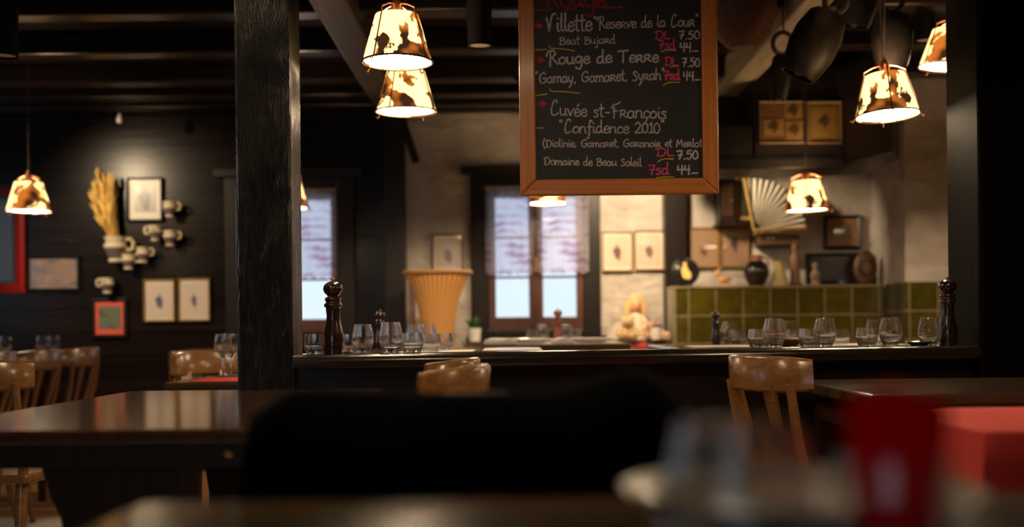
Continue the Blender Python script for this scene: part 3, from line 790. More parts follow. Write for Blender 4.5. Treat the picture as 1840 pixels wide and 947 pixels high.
# ------------------------------------------------------------------ chalkboard
BD = 3.30
bl, br_ = P(935, 352, BD), P(1291, 349, BD)
bw = br_.x-bl.x; bz0 = (bl.z+br_.z)/2; bx = (bl.x+br_.x)/2
btop = 1.985
rolltilt = 0.0
cb = thing('chalkboard', 'wine menu chalkboard in an orange brown frame hanging above the ledge', 'chalkboard', (bx, BD, bz0))
fw = 0.0475; H_ = btop-bz0; hw_ = bw/2
def bar(x0, x1, z0, z1, ends, mat):
    bm = NB()
    # trapezoid bar with mitred ends
    prism_xz(bm, ends, -0.014, 0.014)
    return obj('frame_rail', bm, mat, cb, bevel=0.005)
bar(0, 0, 0, 0, [(-hw_, 0), (hw_, 0), (hw_-fw, fw), (-hw_+fw, fw)], M['board_frame'])
bar(0, 0, 0, 0, [(-hw_, H_), (-hw_+fw, H_-fw), (hw_-fw, H_-fw), (hw_, H_)], M['board_frame'])
bar(0, 0, 0, 0, [(-hw_, 0), (-hw_+fw, fw), (-hw_+fw, H_-fw), (-hw_, H_)], M['board_framev'])
bar(0, 0, 0, 0, [(hw_, 0), (hw_, H_), (hw_-fw, H_-fw), (hw_-fw, fw)], M['board_framev'])
bm = NB(); box(bm, -hw_+fw-0.006, hw_-fw+0.006, -0.002, 0.010, fw-0.006, H_-fw+0.006); obj('slate', bm, M['slate'], cb)
for s in (-1, 1):
    bm = NB(); tube(bm, [(s*(hw_-0.05), 0, H_), (s*(hw_-0.05), 0, CZ-bz0)], 0.003, 6); obj('hanging_wire', bm, M['bronze'], cb)
# stroke lettering: x-height 1, ascender 2, descender -0.9
G = {
'a': (1.1, [[(.85,.8),(.5,1),(.12,.65),(.15,.12),(.5,0),(.82,.4)], [(.86,.95),(.84,.3),(1.05,.02)]]),
'b': (1.0, [[(.1,2),(.1,.1),(.5,0),(.85,.35),(.75,.9),(.35,.95),(.1,.6)]]),
'c': (.9, [[(.8,.8),(.5,1),(.15,.7),(.12,.25),(.45,0),(.85,.2)]]),
'ç': (.9, [[(.8,.8),(.5,1),(.15,.7),(.12,.25),(.45,0),(.85,.2)], [(.45,0),(.55,-.25),(.35,-.45)]]),
'd': (1.1, [[(.8,.75),(.5,1),(.12,.65),(.15,.12),(.5,0),(.8,.4)], [(.8,2),(.8,.3),(1.05,.0)]]),
'e': (.9, [[(.12,.5),(.75,.6),(.7,.95),(.35,1),(.1,.5),(.25,.05),(.6,0),(.88,.25)]]),
'é': (.9, [[(.12,.5),(.75,.6),(.7,.95),(.35,1),(.1,.5),(.25,.05),(.6,0),(.88,.25)], [(.4,1.35),(.7,1.75)]]),
'f': (.8, [[(.8,1.7),(.6,2),(.4,1.7),(.38,.2),(.25,-.8),(0,-.7)], [(.1,.95),(.75,1.0)]]),
'g': (1.05, [[(.85,.8),(.5,1),(.12,.65),(.18,.15),(.55,.1),(.85,.5)], [(.88,.95),(.85,-.4),(.55,-.9),(.15,-.65)]]),
'h': (1.0, [[(.1,2),(.1,0)], [(.1,.6),(.45,1),(.75,.8),(.8,.2),(.95,0)]]),
'i': (.5, [[(.2,.95),(.2,.2),(.45,0)], [(.2,1.4),(.24,1.5)]]),
'j': (.5, [[(.3,.95),(.3,-.5),(.05,-.9),(-.2,-.6)], [(.3,1.4),(.34,1.5)]]),
'l': (.5, [[(.2,2),(.18,.25),(.45,0)]]),
'm': (1.5, [[(.1,1),(.1,0)], [(.1,.6),(.4,1),(.65,.8),(.68,0)], [(.68,.6),(1,1),(1.25,.8),(1.28,.1),(1.45,0)]]),
'n': (1.05, [[(.1,1),(.1,0)], [(.1,.6),(.5,1),(.8,.8),(.82,.15),(1,0)]]),
'o': (1.0, [[(.5,1),(.12,.7),(.15,.15),(.5,0),(.85,.3),(.82,.8),(.5,1),(.4,.95)]]),
'r': (1.0, [[(.12,0),(.12,1)], [(.05,.9),(.5,1.05),(.75,.8),(.5,.5),(.15,.45)], [(.4,.45),(.9,0)]]),
's': (.8, [[(.7,.9),(.35,1),(.15,.75),(.6,.4),(.55,.05),(.1,.02)]]),
't': (.7, [[(.3,1.8),(.28,.2),(.6,0)], [(0,1.15),(.65,1.2)]]),
'u': (1.05, [[(.12,1),(.12,.3),(.4,0),(.75,.3),(.8,1)], [(.8,.95),(.82,.2),(1.02,0)]]),
'v': (.9, [[(.05,1),(.4,0)], [(.4,0),(.8,1),(.95,.95)]]),
'y': (1.0, [[(.1,1),(.2,.3),(.5,.15),(.8,.6)], [(.85,1),(.6,-.2),(.2,-.9)]]),
'B': (1.2, [[(.2,1.5),(.2,0)], [(0,1.4),(.6,1.6),(.95,1.2),(.3,.85)], [(.3,.85),(1,.7),(1,.15),(.5,-.05),(.05,.05)]]),
'C': (1.3, [[(.95,1.75),(.95,2.05),(.6,2.05),(.3,1.3),(.2,.4),(.5,-.05),(1.1,.25)]]),
'D': (1.4, [[(.35,1.5),(.3,0)], [(0,1.4),(.7,1.65),(1.2,1.2),(1.15,.4),(.7,-.05),(.1,.1)]]),
'F': (1.2, [[(.45,1.4),(.4,-.2)], [(.1,1.2),(.3,1.7),(.8,1.85),(1.25,2.15)], [(.3,.8),(.9,.9)]]),
'G': (1.5, [[(1.2,1.45),(.85,1.75),(.35,1.4),(.15,.7),(.35,.1),(.9,0),(1.2,.3),(1.2,.75)], [(.7,.75),(1.35,.8)]]),
'L': (.9, [[(.15,1.5),(.12,.3),(.3,0),(.9,.05)]]),
'M': (1.6, [[(.1,0),(.3,1.6)], [(.3,1.6),(.7,.5)], [(.7,.5),(1.15,1.7)], [(1.15,1.7),(1.4,0)]]),
'R': (1.5, [[(.5,1.8),(.45,-.35)], [(0,1.2),(.2,1.8),(.8,2),(1.1,1.5),(.7,1.0),(.45,.95)], [(.7,.95),(1.4,-.05)]]),
'S': (1.0, [[(.85,1.35),(.5,1.6),(.2,1.25),(.75,.6),(.6,.05),(.05,.1)]]),
'T': (1.3, [[(-.1,1.7),(1.2,1.8)], [(.6,1.75),(.55,0)]]),
'V': (1.4, [[(.05,1.3),(.2,1.45),(.5,0)], [(.5,0),(.8,1.6),(1.1,2),(1.35,1.9)]]),
'0': (1.0, [[(.5,1.6),(.12,1.1),(.15,.3),(.5,0),(.85,.4),(.82,1.2),(.5,1.6)]]),
'1': (.7, [[(.15,1.2),(.45,1.6)], [(.45,1.6),(.42,0)], [(.1,0),(.75,.02)]]),
'2': (1.0, [[(.1,1.3),(.45,1.65),(.8,1.3),(.6,.7),(.05,.02)], [(.05,.02),(.95,.05)]]),
'4': (1.0, [[(.2,1.5),(.08,.75)], [(.08,.75),(.85,.8)], [(.75,1.6),(.7,-.1)]]),
'5': (1.0, [[(.85,1.6),(.3,1.55)], [(.3,1.55),(.2,.95)], [(.2,.95),(.7,1),(.8,.4),(.45,0),(.05,.15)]]),
'7': (1.0, [[(.05,1.5),(.85,1.6)], [(.85,1.6),(.4,0)], [(.2,.75),(.85,.85)]]),
'.': (.5, [[(.2,.0),(.26,.08)]]),
',': (.5, [[(.25,.1),(.12,-.25)]]),
'-': (.9, [[(.15,.6),(.7,.62)]]),
'_': (1.1, [[(.1,.02),(1,.05)]]),
'"': (.7, [[(.15,2.0),(.22,1.65)], [(.42,2.05),(.48,1.7)]]),
'(': (.6, [[(.5,2.0),(.15,1.2),(.15,.3),(.5,-.5)]]),
' ': (.8, []),
}
def smooth_pts(pts, k=6):
    if len(pts) < 3: return pts
    out = []
    q = [pts[0]]+list(pts)+[pts[-1]]
    for i in range(1, len(q)-2):
        p0, p1, p2, p3 = [Vector((*x, 0)) for x in q[i-1:i+3]]
        for j in range(k):
            t_ = j/k
            v = 0.5*((2*p1)+(p2-p0)*t_+(2*p0-5*p1+4*p2-p3)*t_*t_+(3*p1-p0-3*p2+p3)*t_**3)
            out.append((v.x, v.y))
    out.append(pts[-1])
    return out
CF = cb.location
def strokes_to_bm(bm, strokes, wpx):
    hw2 = wpx/2*BD/F
    for st in strokes:
        pts = [P(x, y, BD)-Vector(CF) for x, y in st]
        n = len(pts); L0 = []; L1 = []; T = []
        for i, p in enumerate(pts):
            t_ = pts[min(i+1, n-1)]-pts[max(i-1, 0)]; t_.y = 0
            if t_.length < 1e-9: t_ = Vector((1, 0, 0))
            t_.normalize(); nr = Vector((-t_.z, 0, t_.x))
            wv = hw2*(0.8+0.35*random.random())
            ext = Vector((0,0,0))
            if i == 0: ext = -t_*hw2*0.6
            if i == n-1: ext = t_*hw2*0.6
            L0.append(bm.verts.new((p.x+nr.x*wv+ext.x, -0.0021, p.z+nr.z*wv+ext.z)))
            L1.append(bm.verts.new((p.x-nr.x*wv+ext.x, -0.0021, p.z-nr.z*wv+ext.z)))
            T.append(bm.verts.new((p.x+ext.x, -0.0030, p.z+ext.z)))
        for i in range(n-1):
            bm.faces.new((L0[i], L0[i+1], T[i+1], T[i])); bm.faces.new((T[i], T[i+1], L1[i+1], L1[i]))
def write(text, x0, x1, yb, xh, mat, wpx=2.6, slope=0.0):
    adv = sum(G[c][0] for c in text)
    k = (x1-x0)/adv
    st = []; cx = 0
    for c in text:
        w_, ss = G[c]
        jit = random.uniform(-.06, .06)
        for s in ss:
            st.append([(x0+(cx+x)*k, yb+slope*((cx+x)*k)-(y+jit)*xh) for x, y in smooth_pts(s)])
        cx += w_
    bm = NB(); strokes_to_bm(bm, st, wpx)
    obj('chalk_writing', bm, mat, cb)
def marks(name, sts, mat, wpx):
    for s_ in sts:
        bm = NB(); strokes_to_bm(bm, [smooth_pts(s_)], wpx); obj(name, bm, mat, cb)
write('Rouge', 975, 1090, 12, 18, M['chalk_dull'], 4.0)
marks('chalk_underline', [[(960,19),(991,17)], [(1014,18),(1034,16)], [(1072,11),(1095,14),(1117,13)]], M['chalk_dull'], 4.0)
write('Villette', 980, 1064, 57, 15.5, M['chalk'], 3.6, -0.03)
write('"Reserve de la Cour"', 1066, 1256, 51, 10.5, M['chalk'], 2.4, -0.02)
write('Beat Bujard', 1005, 1106, 80, 8, M['chalk'], 2.0, -0.02)
write('DL', 1176, 1204, 70, 8.5, M['chalk_pink'], 2.6); write('7.50', 1219, 1258, 71, 9, M['chalk'], 2.6, -0.03)
write('7sd', 1183, 1214, 88, 9.5, M['chalk_pink'], 2.6); write('44_', 1221, 1255, 92, 9.5, M['chalk'], 2.8)
write('Rouge de Terre', 982, 1184, 115, 12, M['chalk'], 3.4, -0.02)
write('DL', 1194, 1217, 118, 9, M['chalk_pink'], 3.0); write('7.50', 1225, 1258, 120, 9.5, M['chalk'], 2.6)
write('"Gamay, Gamaret, Syrah"', 961, 1195, 150, 10.5, M['chalk'], 2.6, -0.03)
write('7sd', 1192, 1222, 143, 9.5, M['chalk_pink'], 3.6); write('44_', 1227, 1259, 144, 9.5, M['chalk'], 2.8)
write('Cuvée st-François', 988, 1198, 207, 12.5, M['chalk'], 2.6, 0.03)
write('"Confidence 2010"', 1004, 1195, 239, 11.5, M['chalk'], 2.4, 0.0)
write('(Diolinie, Gamaret, Garanoir et Merlot', 975, 1262, 264, 7.6, M['chalk'], 2.0)
write('DL', 1178, 1211, 280, 8.5, M['chalk_pink'], 2.6); write('7.50', 1216, 1255, 286, 9.5, M['chalk'], 2.8)
write('Domaine de Beau Soleil', 977, 1153, 296, 8, M['chalk'], 2.0, 0.015)
write('7sd', 1165, 1203, 313, 10.5, M['chalk_pink'], 2.8); write('44_', 1216, 1255, 312, 9.5, M['chalk'], 3.0)
marks('chalk_underline', [[(962,90),(982,89)], [(987,82),(990,87),(1010,88),(1032,92)], [(1188,93),(1200,90),(1214,91)], [(1205,121),(1212,119),(1220,119)], [(1192,154),(1200,149),(1221,148)],
  [(963,172),(983,169)], [(988,160),(992,164),(1015,165),(1042,168)], [(965,230),(976,230)], [(1182,291),(1192,286),(1210,286)], [(1176,322),(1184,319),(1210,318)]], M['chalk_yellow'], 2.2)
for ax_, ay in ((966, 47), (968, 108), (973, 187)):
    marks('chalk_arrow', [[(ax_-6, ay), (ax_+2, ay)]], M['chalk_red'], 4.0)
    bm = NB()
    pts = [(ax_-1, ay-7), (ax_+4, ay-4), (ax_+11, ay), (ax_+4, ay+4.5), (ax_-1, ay+6), (ax_+1, ay)]
    vs = [bm.verts.new((lambda q: (q.x, -0.0025, q.z))(P(x, y, BD)-Vector(CF))) for x, y in pts]; bm.faces.new(vs)
    obj('chalk_arrow', bm, M['chalk_red'], cb)

# ------------------------------------------------------------------ pictures
def picture(name, label, px0, py0, px1, py1, d, fwpx, fmat, mmat, art, inset, group=None, depth=0.025, lean=0):
    a_, b_ = P(px0, py0, d), P(px1, py0, d)
    c_ = P((px0+px1)/2, py1, d); top = P((px0+px1)/2, py0, d)
    hx = abs(b_.x-a_.x)/2; h = top.z-c_.z; fw_ = fwpx*d/F
    t = thing(name, label, 'picture', (c_.x, d, c_.z), 0, group)
    bm = NB()
    loops = []
    for (ex, y) in ((0, depth/2), (0, -depth/2), (fw_*0.5, -depth/2-0.006), (fw_, -depth/2+0.004), (fw_, depth/2)):
        loops.append([bm.verts.new(q) for q in ((-hx+ex, y, ex), (hx-ex, y, ex), (hx-ex, y, h-ex), (-hx+ex, y, h-ex))])
    for l0, l1 in zip(loops, loops[1:]+loops[:1]):
        for k in range(4): bm.faces.new((l0[k], l0[(k+1)%4], l1[(k+1)%4], l1[k]))
    obj('frame', bm, fmat, t)
    bm = NB(); box(bm, -hx+fw_, hx-fw_, -0.002, depth/2-0.001, fw_, h-fw_); obj('mat_board', bm, mmat, t)
    if art:
        il, ib, ir, it = [q*d/F for q in inset]
        bm = NB(); x0, x1, z0, z1 = -hx+il, hx-ir, ib, h-it
        cx, cz = (x0+x1)/2, (z0+z1)/2
        box(bm, x0-cx, x1-cx, -0.0045, -0.002, z0-cz, z1-cz); obj('print', bm, art, t, loc=(cx, 0, cz))
    if lean: t.rotation_euler = (R(lean), 0, 0)
    return t
DW = YB-0.02
creme = (0.66, 0.55, 0.46)
picture('framed_picture', 'large red framed picture cut by the left frame edge', -60, 335, 46, 527, DW, 17, M['redframe'], M['blackframe'], blotch('dark_mirror_picture', [(0.02,0.018,0.018),(0.05,0.04,0.04)], 6), (22,22,22,22))
picture('framed_picture', 'landscape painting in a black frame right of the red frame', 50, 460, 144, 523, DW, 5, M['blackframe'], M['blackframe'], blotch('blurred_landscape', [(0.10,0.06,0.045),(0.22,0.20,0.22),(0.34,0.18,0.10),(0.25,0.30,0.36)], 9, (1,1,2)), (5,5,5,5))
picture('framed_picture', 'grey print in a white mat above the wall jugs', 229, 319, 293, 398, DW, 4, M['blackframe'], M['white_paper'], print_mat('grey_portrait_print', (0.35,0.36,0.30), (0.06,0.07,0.06), 0.05, 0.09, (0,0), (0.6,1.1), 18), (13,17,12,15))
picture('framed_picture', 'small dark print in a bright coral red mat', 166, 536, 229, 607, DW, 6, M['blackframe'], M['redmat'], blotch('mossy_print', [(0.04,0.045,0.035),(0.16,0.17,0.10),(0.09,0.15,0.14)], 16), (12,16,11,14))
picture('framed_picture', 'costume print in gold frame on plank wall, left of the two', 259, 502, 315, 578, DW, 3, M['gold'], M['paper'], print_mat('blue_figure_print', creme, (0.10,0.11,0.20), 0.035, 0.06, (0,-0.01), (0.55,0.85), 30), (6,8,6,8))
picture('framed_picture', 'costume print in gold frame on plank wall, right of the two', 321, 500, 378, 577, DW, 3, M['gold'], M['paper'], print_mat('grey_figure_print', creme, (0.16,0.14,0.17), 0.026, 0.055, (0,-0.01), (0.55,0.85), 34), (6,8,6,8))
picture('framed_picture', 'olive framed print above the tall wicker basket', 777, 420, 833, 489, DW, 3, M['thinwood'], M['paper'], print_mat('brown_sketch_print', (0.50,0.38,0.26), (0.17,0.10,0.08), 0.04, 0.06, (0,-0.02), (0.5,0.95), 26), (6,8,6,8))
picture('framed_picture', 'gold framed costume print right of the middle window', 1082, 416, 1137, 488, DW, 3, M['gold'], M['paper'], print_mat('red_figure_print', (0.64,0.50,0.38), (0.16,0.08,0.07), 0.036, 0.062, (0,-0.01), (0.55,0.9), 30), (6,8,6,8))
picture('framed_picture', 'gold framed print beside the dark vertical timber', 1140, 414, 1194, 486, DW, 3, M['gold'], M['paper'], print_mat('brown_figure_print', (0.64,0.50,0.38), (0.20,0.12,0.09), 0.034, 0.052, (0,-0.01), (0.55,0.9), 32), (6,8,6,8))
picture('framed_picture', 'thin gold framed print above the round black plate', 1236, 409, 1293, 482, DW, 3, M['gold'], M['tanmat'], print_mat('faded_figure_print', (0.36,0.22,0.13), (0.13,0.07,0.05), 0.036, 0.05, (0,-0.02), (0.5,0.9), 30), (5,5,5,5))
picture('framed_picture', 'thin gold framed print left of the dark urn', 1295, 404, 1346, 481, DW, 3, M['gold'], M['tanmat'], print_mat('dark_sketch_print', (0.34,0.20,0.12), (0.07,0.04,0.03), 0.03, 0.07, (0,0.02), (0.5,0.95), 30), (5,5,5,5))
picture('framed_picture', 'black framed picture with a tan mat right of the fan', 1481, 387, 1547, 448, DW, 6, M['blackframe'], M['tanmat'], blotch('grey_engraving', [(0.10,0.07,0.05),(0.19,0.13,0.09)], 30), (18,20,18,18))
picture('framed_picture', 'narrow dark picture with a gold edge beside the paper fan', 1322, 318, 1356, 396, DW-0.10, 6, M['gold'], M['blackframe'], blotch('dark_olive_picture', [(0.02,0.018,0.01),(0.05,0.045,0.02)], 12), (8,8,8,8))
picture('framed_picture', 'collage of small yellowed prints on the wooden hood, left of two', 1364, 182, 1446, 258, 6.19, 3, M['thinwood'], plain('amber_board', (0.13,0.05,0.012), 0.5), None, (0,0,0,0), depth=0.016)
pc = [o for o in bpy.data.objects if o.get('label', '').startswith('collage')][0]
for (x0, y0, x1, y1) in ((1410,186,1440,213), (1372,214,1408,244), (1412,218,1442,252)):
    a_, b_ = P(x0, y1, 6.19), P(x1, y0, 6.19)
    c_ = (a_+b_)/2
    bm = NB(); box(bm, (a_.x-b_.x)/2, (b_.x-a_.x)/2, -0.004, -0.0015, (a_.z-b_.z)/2, (b_.z-a_.z)/2)
    obj('print', bm, M['yellow_poster'], pc, loc=(c_.x-pc.location.x, -0.002, c_.z-pc.location.z))
picture('framed_picture', 'single yellowed print on the wooden hood, right of two', 1450, 182, 1513, 258, 6.19, 3, M['thinwood'], plain('amber_paper', (0.17,0.09,0.02), 0.5), M['yellow_poster'], (10,10,10,10), depth=0.016)
picture('framed_picture', 'long black framed panel standing on the stove shelf', 1448, 455, 1562, 511, 7.30, 5, M['blackframe'], M['blackframe'], blotch('black_panel_picture', [(0.006,0.005,0.005),(0.03,0.02,0.015)], 8), (6,6,6,6), depth=0.03)

# ------------------------------------------------------------------ stove
STX0, STX1 = P(1206, 540, 7.07).x, 2.40
st = thing('tile_stove', 'long olive green tiled stove bench along the back wall', 'stove', (STX0, 7.07, 0.10))
ZT = P(1400, 513, 7.07).z
bm = NB(); box(bm, 0.03, 2.37-STX0, 0, 0.30, 0, ZT-0.10-0.012)
# shift so that tile seams meet the corner seen in the photo
o = obj('tiled_body', bm, M['tile'], st); 
bm = NB(); box(bm, -0.005, 2.372-STX0, -0.012, 0.30, ZT-0.112, ZT-0.10); obj('shelf_top', bm, plain('buff_grout_edge', (0.30,0.23,0.12), 0.4), st, bevel=0.004)
bm = NB(); box(bm, 0.0, 0.03, -0.006, 0.30, 0, ZT-0.112); obj('corner_trim', bm, plain('grey_corner_tile', (0.22,0.19,0.12), 0.3), st)
for v in o.data.vertices: v.co.z -= (ZT-0.10-0.012) - 7*0.175
for v in o.data.vertices: v.co.x += 0.062 - 0.0
o.location = (-0.062, 0, (ZT-0.10-0.012)-7*0.175)
bm = NB(); prism_xy(bm, [(-.03, 0), (2, 0), (2, .048), (-.008, .048), (-.008, .335), (-.03, .335)], 0, P(1660, 506, 6.73).z-0.10)
zt2 = P(1660, 506, 6.73).z-0.10
for v in bm.verts: v.co.z -= zt2-7*0.175
o2 = obj('tiled_wall', bm, M['tile'], loc=(2.405, 6.73, 0.10+zt2-7*0.175))
tag(o2, 'olive green tiled facing low on the chimney breast', 'tiles')
SZ = ZT           # shelf level
def shelf_pt(px, d=7.2): return Vector(((px-PX)/F*d, d, SZ))

# round plate on stand
p = shelf_pt(1232, 7.16)
t = thing('display_plate', 'round black plate with a painted figure at the left end of the stove', 'plate', p)
bm = NB(); lathe(bm, [(0, 0), (0.055, 0.002), (0.06, 0.008), (0.09, 0.014), (0.092, 0.018), (0.06, 0.013), (0, 0.010)], 36, caps=False)
pl = obj('dish', bm, plain('black_glaze', (0.010,0.010,0.012), 0.18, coat=0.5), t, smooth=True, loc=(0, 0.01, 0.094), rot=(R(80), 0, 0))
bm = NB(); ball(bm, (0, 0, 0), 1, 0.022, 0.045, 0.003); ball(bm, (0.0, 0.052, 0), 1, 0.012, 0.014, 0.003); ball(bm, (0.02, -0.02, 0), 1, 0.02, 0.03, 0.003)
obj('painted_figure', bm, M['straw'], pl, smooth=True, loc=(0, 0, 0.0125))
bm = NB(); tube(bm, [(-0.05, -0.02, 0), (-0.05, 0.03, 0.01), (-0.04, 0.05, 0.08)], 0.004, 6); tube(bm, [(0.05, -0.02, 0), (0.05, 0.03, 0.01), (0.04, 0.05, 0.08)], 0.004, 6); obj('stand', bm, M['bronze'], t, smooth=True)
# small carved goat-like figurine
def figurine(name, label, px, h, mat, d=7.17, kind=0):
    bm = NB()
    if kind == 0:   # slim standing figure
        lathe(bm, [(0.0, 0), (0.03, 0), (0.032, 0.01), (0.024, 0.03), (0.030, 0.3*h), (0.036, 0.45*h), (0.022, 0.62*h), (0.012, 0.72*h), (0.018, 0.80*h), (0.021, 0.88*h), (0.014, 0.97*h), (0, h)], 20)
    o = obj(name, bm, mat, smooth=True, loc=shelf_pt(px, d)); return tag(o, label, 'figurine')
bm = NB()
ball(bm, (0, 0, 0.045), 0.03, 1.5, 0.8, 0.9); ball(bm, (-0.045, 0, 0.085), 0.020, 1.2, 0.8, 1.1); tube(bm, [(-0.025, 0, 0.06), (-0.042, 0, 0.085)], [0.018, 0.014], 10)
for x in (-0.025, 0.028):
    for y in (-0.012, 0.012): tube(bm, [(x, y, 0.04), (x*1.1, y, 0)], [0.009, 0.007], 8)
tube(bm, [(-0.04, 0.008, 0.1), (-0.03, 0.012, 0.125)], [0.005, 0.002], 6); tube(bm, [(-0.04, -0.008, 0.1), (-0.03, -0.012, 0.125)], [0.005, 0.002], 6)
o = obj('animal_figurine', bm, plain('pale_carved_wood', (0.55,0.30,0.14), 0.5), smooth=True, loc=shelf_pt(1303, 7.15)); tag(o, 'small pale carved animal beside the round black plate', 'figurine')
# urn
t = thing('clay_urn', 'round dark urn with a terracotta neck on the stove', 'urn', shelf_pt(1360, 7.2))
bm = NB(); lathe(bm, [(0, 0), (0.045, 0), (0.05, 0.01), (0.078, 0.06), (0.084, 0.10), (0.072, 0.14), (0.045, 0.162), (0.04, 0.165)], 32, caps=False); obj('body', bm, plain('dark_urn_glaze', (0.022,0.014,0.012), 0.25, coat=0.4), t, smooth=True)
bm = NB(); lathe(bm, [(0.041, 0.163), (0.034, 0.175), (0.036, 0.195), (0.042, 0.20), (0.03, 0.198), (0.028, 0.17)], 28, caps=False); obj('neck', bm, M['clay'], t, smooth=True)
bm = NB(); tube(bm, [(0.036, 0, 0.185), (0.07, 0, 0.18), (0.08, 0, 0.14)], 0.007, 8); obj('handle', bm, M['clay'], t, smooth=True)
# cream cone jar
bm = NB(); lathe(bm, [(0, 0), (0.058, 0), (0.058, 0.008), (0.030, 0.135), (0.034, 0.155), (0.030, 0.155), (0.024, 0.13), (0, 0.12)], 28, caps=False)
o = obj('cone_vase', bm, plain('cream_yellow_glaze', (0.55,0.40,0.16), 0.35), smooth=True, loc=shelf_pt(1401, 7.17)); tag(o, 'cream coloured conical vase between urn and carved stick', 'vase')
# carved post
t = thing('carved_statue', 'tall brown carved wooden statue right of the cream vase', 'statue', shelf_pt(1430, 7.22))
bm = NB(); lathe(bm, [(0, 0), (0.036, 0), (0.034, 0.05), (0.028, 0.12), (0.036, 0.17), (0.026, 0.20), (0.016, 0.215), (0.024, 0.24), (0.02, 0.27), (0, 0.28)], 18, sy=0.7); obj('figure', bm, plain('brown_carving', (0.17,0.08,0.045), 0.5, bump=0.3), t, smooth=True)
bm = NB(); box(bm, -0.04, 0.04, -0.03, 0.03, 0, 0.018); obj('base', bm, M['tableleg'], t)
figurine('bottle_figurine', 'small pale bottle shaped figurine before the black panel', 1466, 0.15, plain('pale_brown_glaze', (0.26,0.17,0.10), 0.4))
figurine('bottle_figurine', 'small dark blue figurine right of the bottle shaped one', 1515, 0.085, plain('dark_blue_glaze', (0.035,0.04,0.07), 0.3))
# carved mask / plaque
t = thing('carved_mask', 'brown oval carved wooden mask at the right end of the stove', 'mask', shelf_pt(1558, 7.16))
bm = NB(); ball(bm, (0, 0, 0), 1, 0.078, 0.035, 0.115, 24); o = obj('face', bm, plain('red_brown_carving', (0.11,0.045,0.025), 0.45, bump=0.3), t, smooth=True, loc=(0, 0.02, 0.112))
bm = NB(); lathe(bm, [(0.045, 0), (0.05, 0.012), (0.055, 0)], 24, caps=False); obj('carved_ring', bm, M['tableleg'], t, smooth=True, loc=(0, -0.012, 0.11), rot=(R(90), 0, 0))
# wooden clock box and shelf by the fan
a_, b_ = P(1293, 400, 7.2), P(1324, 320, 7.2)
t = thing('wall_cabinet', 'small dark wooden wall cabinet left of the paper fan', 'cabinet', (a_.x, 7.22, a_.z))
bm = NB(); box(bm, 0, b_.x-a_.x, 0, 0.15, 0, b_.z-a_.z); obj('body', bm, M['darkv'], t, bevel=0.006)
bm = NB(); box(bm, -0.015, b_.x-a_.x+0.06, -0.02, 0.15, -0.02, 0); obj('cornice', bm, M['dark'], t, bevel=0.005)
bm = NB(); box(bm, 0.02, b_.x-a_.x-0.02, -0.008, 0, 0.04, b_.z-a_.z-0.04); d_ = obj('door', bm, M['tableleg'], t, bevel=0.004)
bm = NB(); ball(bm, (b_.x-a_.x-0.035, -0.014, 0.14), 0.008); obj('knob', bm, M['brass'], d_, smooth=True)
# shelf under the fan with small drawers
a_ = P(1362, 440, 7.25); b_ = P(1440, 418, 7.25)
t = thing('wall_shelf', 'small brown wall shelf carrying the paper fan', 'shelf', (a_.x, 7.25, a_.z))
bm = NB(); box(bm, -0.02, b_.x-a_.x, -0.06, 0.13, b_.z-a_.z-0.012, b_.z-a_.z+0.006); obj('board', bm, M['gold'], t, bevel=0.003)
bm = NB(); box(bm, 0.0, b_.x-a_.x-0.02, -0.03, 0.13, 0, b_.z-a_.z-0.012); o = obj('drawer', bm, plain('brown_drawer_wood', (0.10,0.045,0.022), 0.4), t, bevel=0.004)
bm = NB(); ball(bm, (0.06, -0.036, 0.04), 0.009); ball(bm, (0.09, -0.036, 0.04), 0.009); obj('knob', bm, M['china'], o, smooth=True)
# pleated fan
c0 = P(1354, 414, 7.17)
fanroot = thing('paper_fan', 'open pleated paper fan lit white beside the far lamp', 'fan', c0)
bm = NB(); n = 28; prev = None
rad = 0.335
for k in range(n+1):
    a_ = R(100)-R(98)*k/n
    yy = 0.010*(1 if k % 2 else -1)
    rr = rad*(1.0+0.0*k)
    p0 = bm.verts.new((0.05*math.cos(a_), yy*0.3, 0.05*math.sin(a_))); p1 = bm.verts.new((rr*math.cos(a_), yy, rr*math.sin(a_)))
    if prev: bm.faces.new((prev[0], prev[1], p1, p0))
    prev = (p0, p1)
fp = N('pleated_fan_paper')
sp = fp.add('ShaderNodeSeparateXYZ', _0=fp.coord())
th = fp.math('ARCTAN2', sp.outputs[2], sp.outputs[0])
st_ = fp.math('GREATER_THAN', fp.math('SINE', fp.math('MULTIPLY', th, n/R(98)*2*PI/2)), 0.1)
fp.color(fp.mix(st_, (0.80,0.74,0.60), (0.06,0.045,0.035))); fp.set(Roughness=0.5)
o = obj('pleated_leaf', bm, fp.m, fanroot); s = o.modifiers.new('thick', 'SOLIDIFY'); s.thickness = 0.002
bm = NB(); 
for k in (0, n):
    a_ = R(100)-R(98)*k/n
    tube(bm, [(0, -0.012, 0), (rad*1.01*math.cos(a_), -0.012, rad*1.01*math.sin(a_))], [0.008, 0.012], 6)
obj('guard_stick', bm, M['gold'], fanroot, smooth=True)

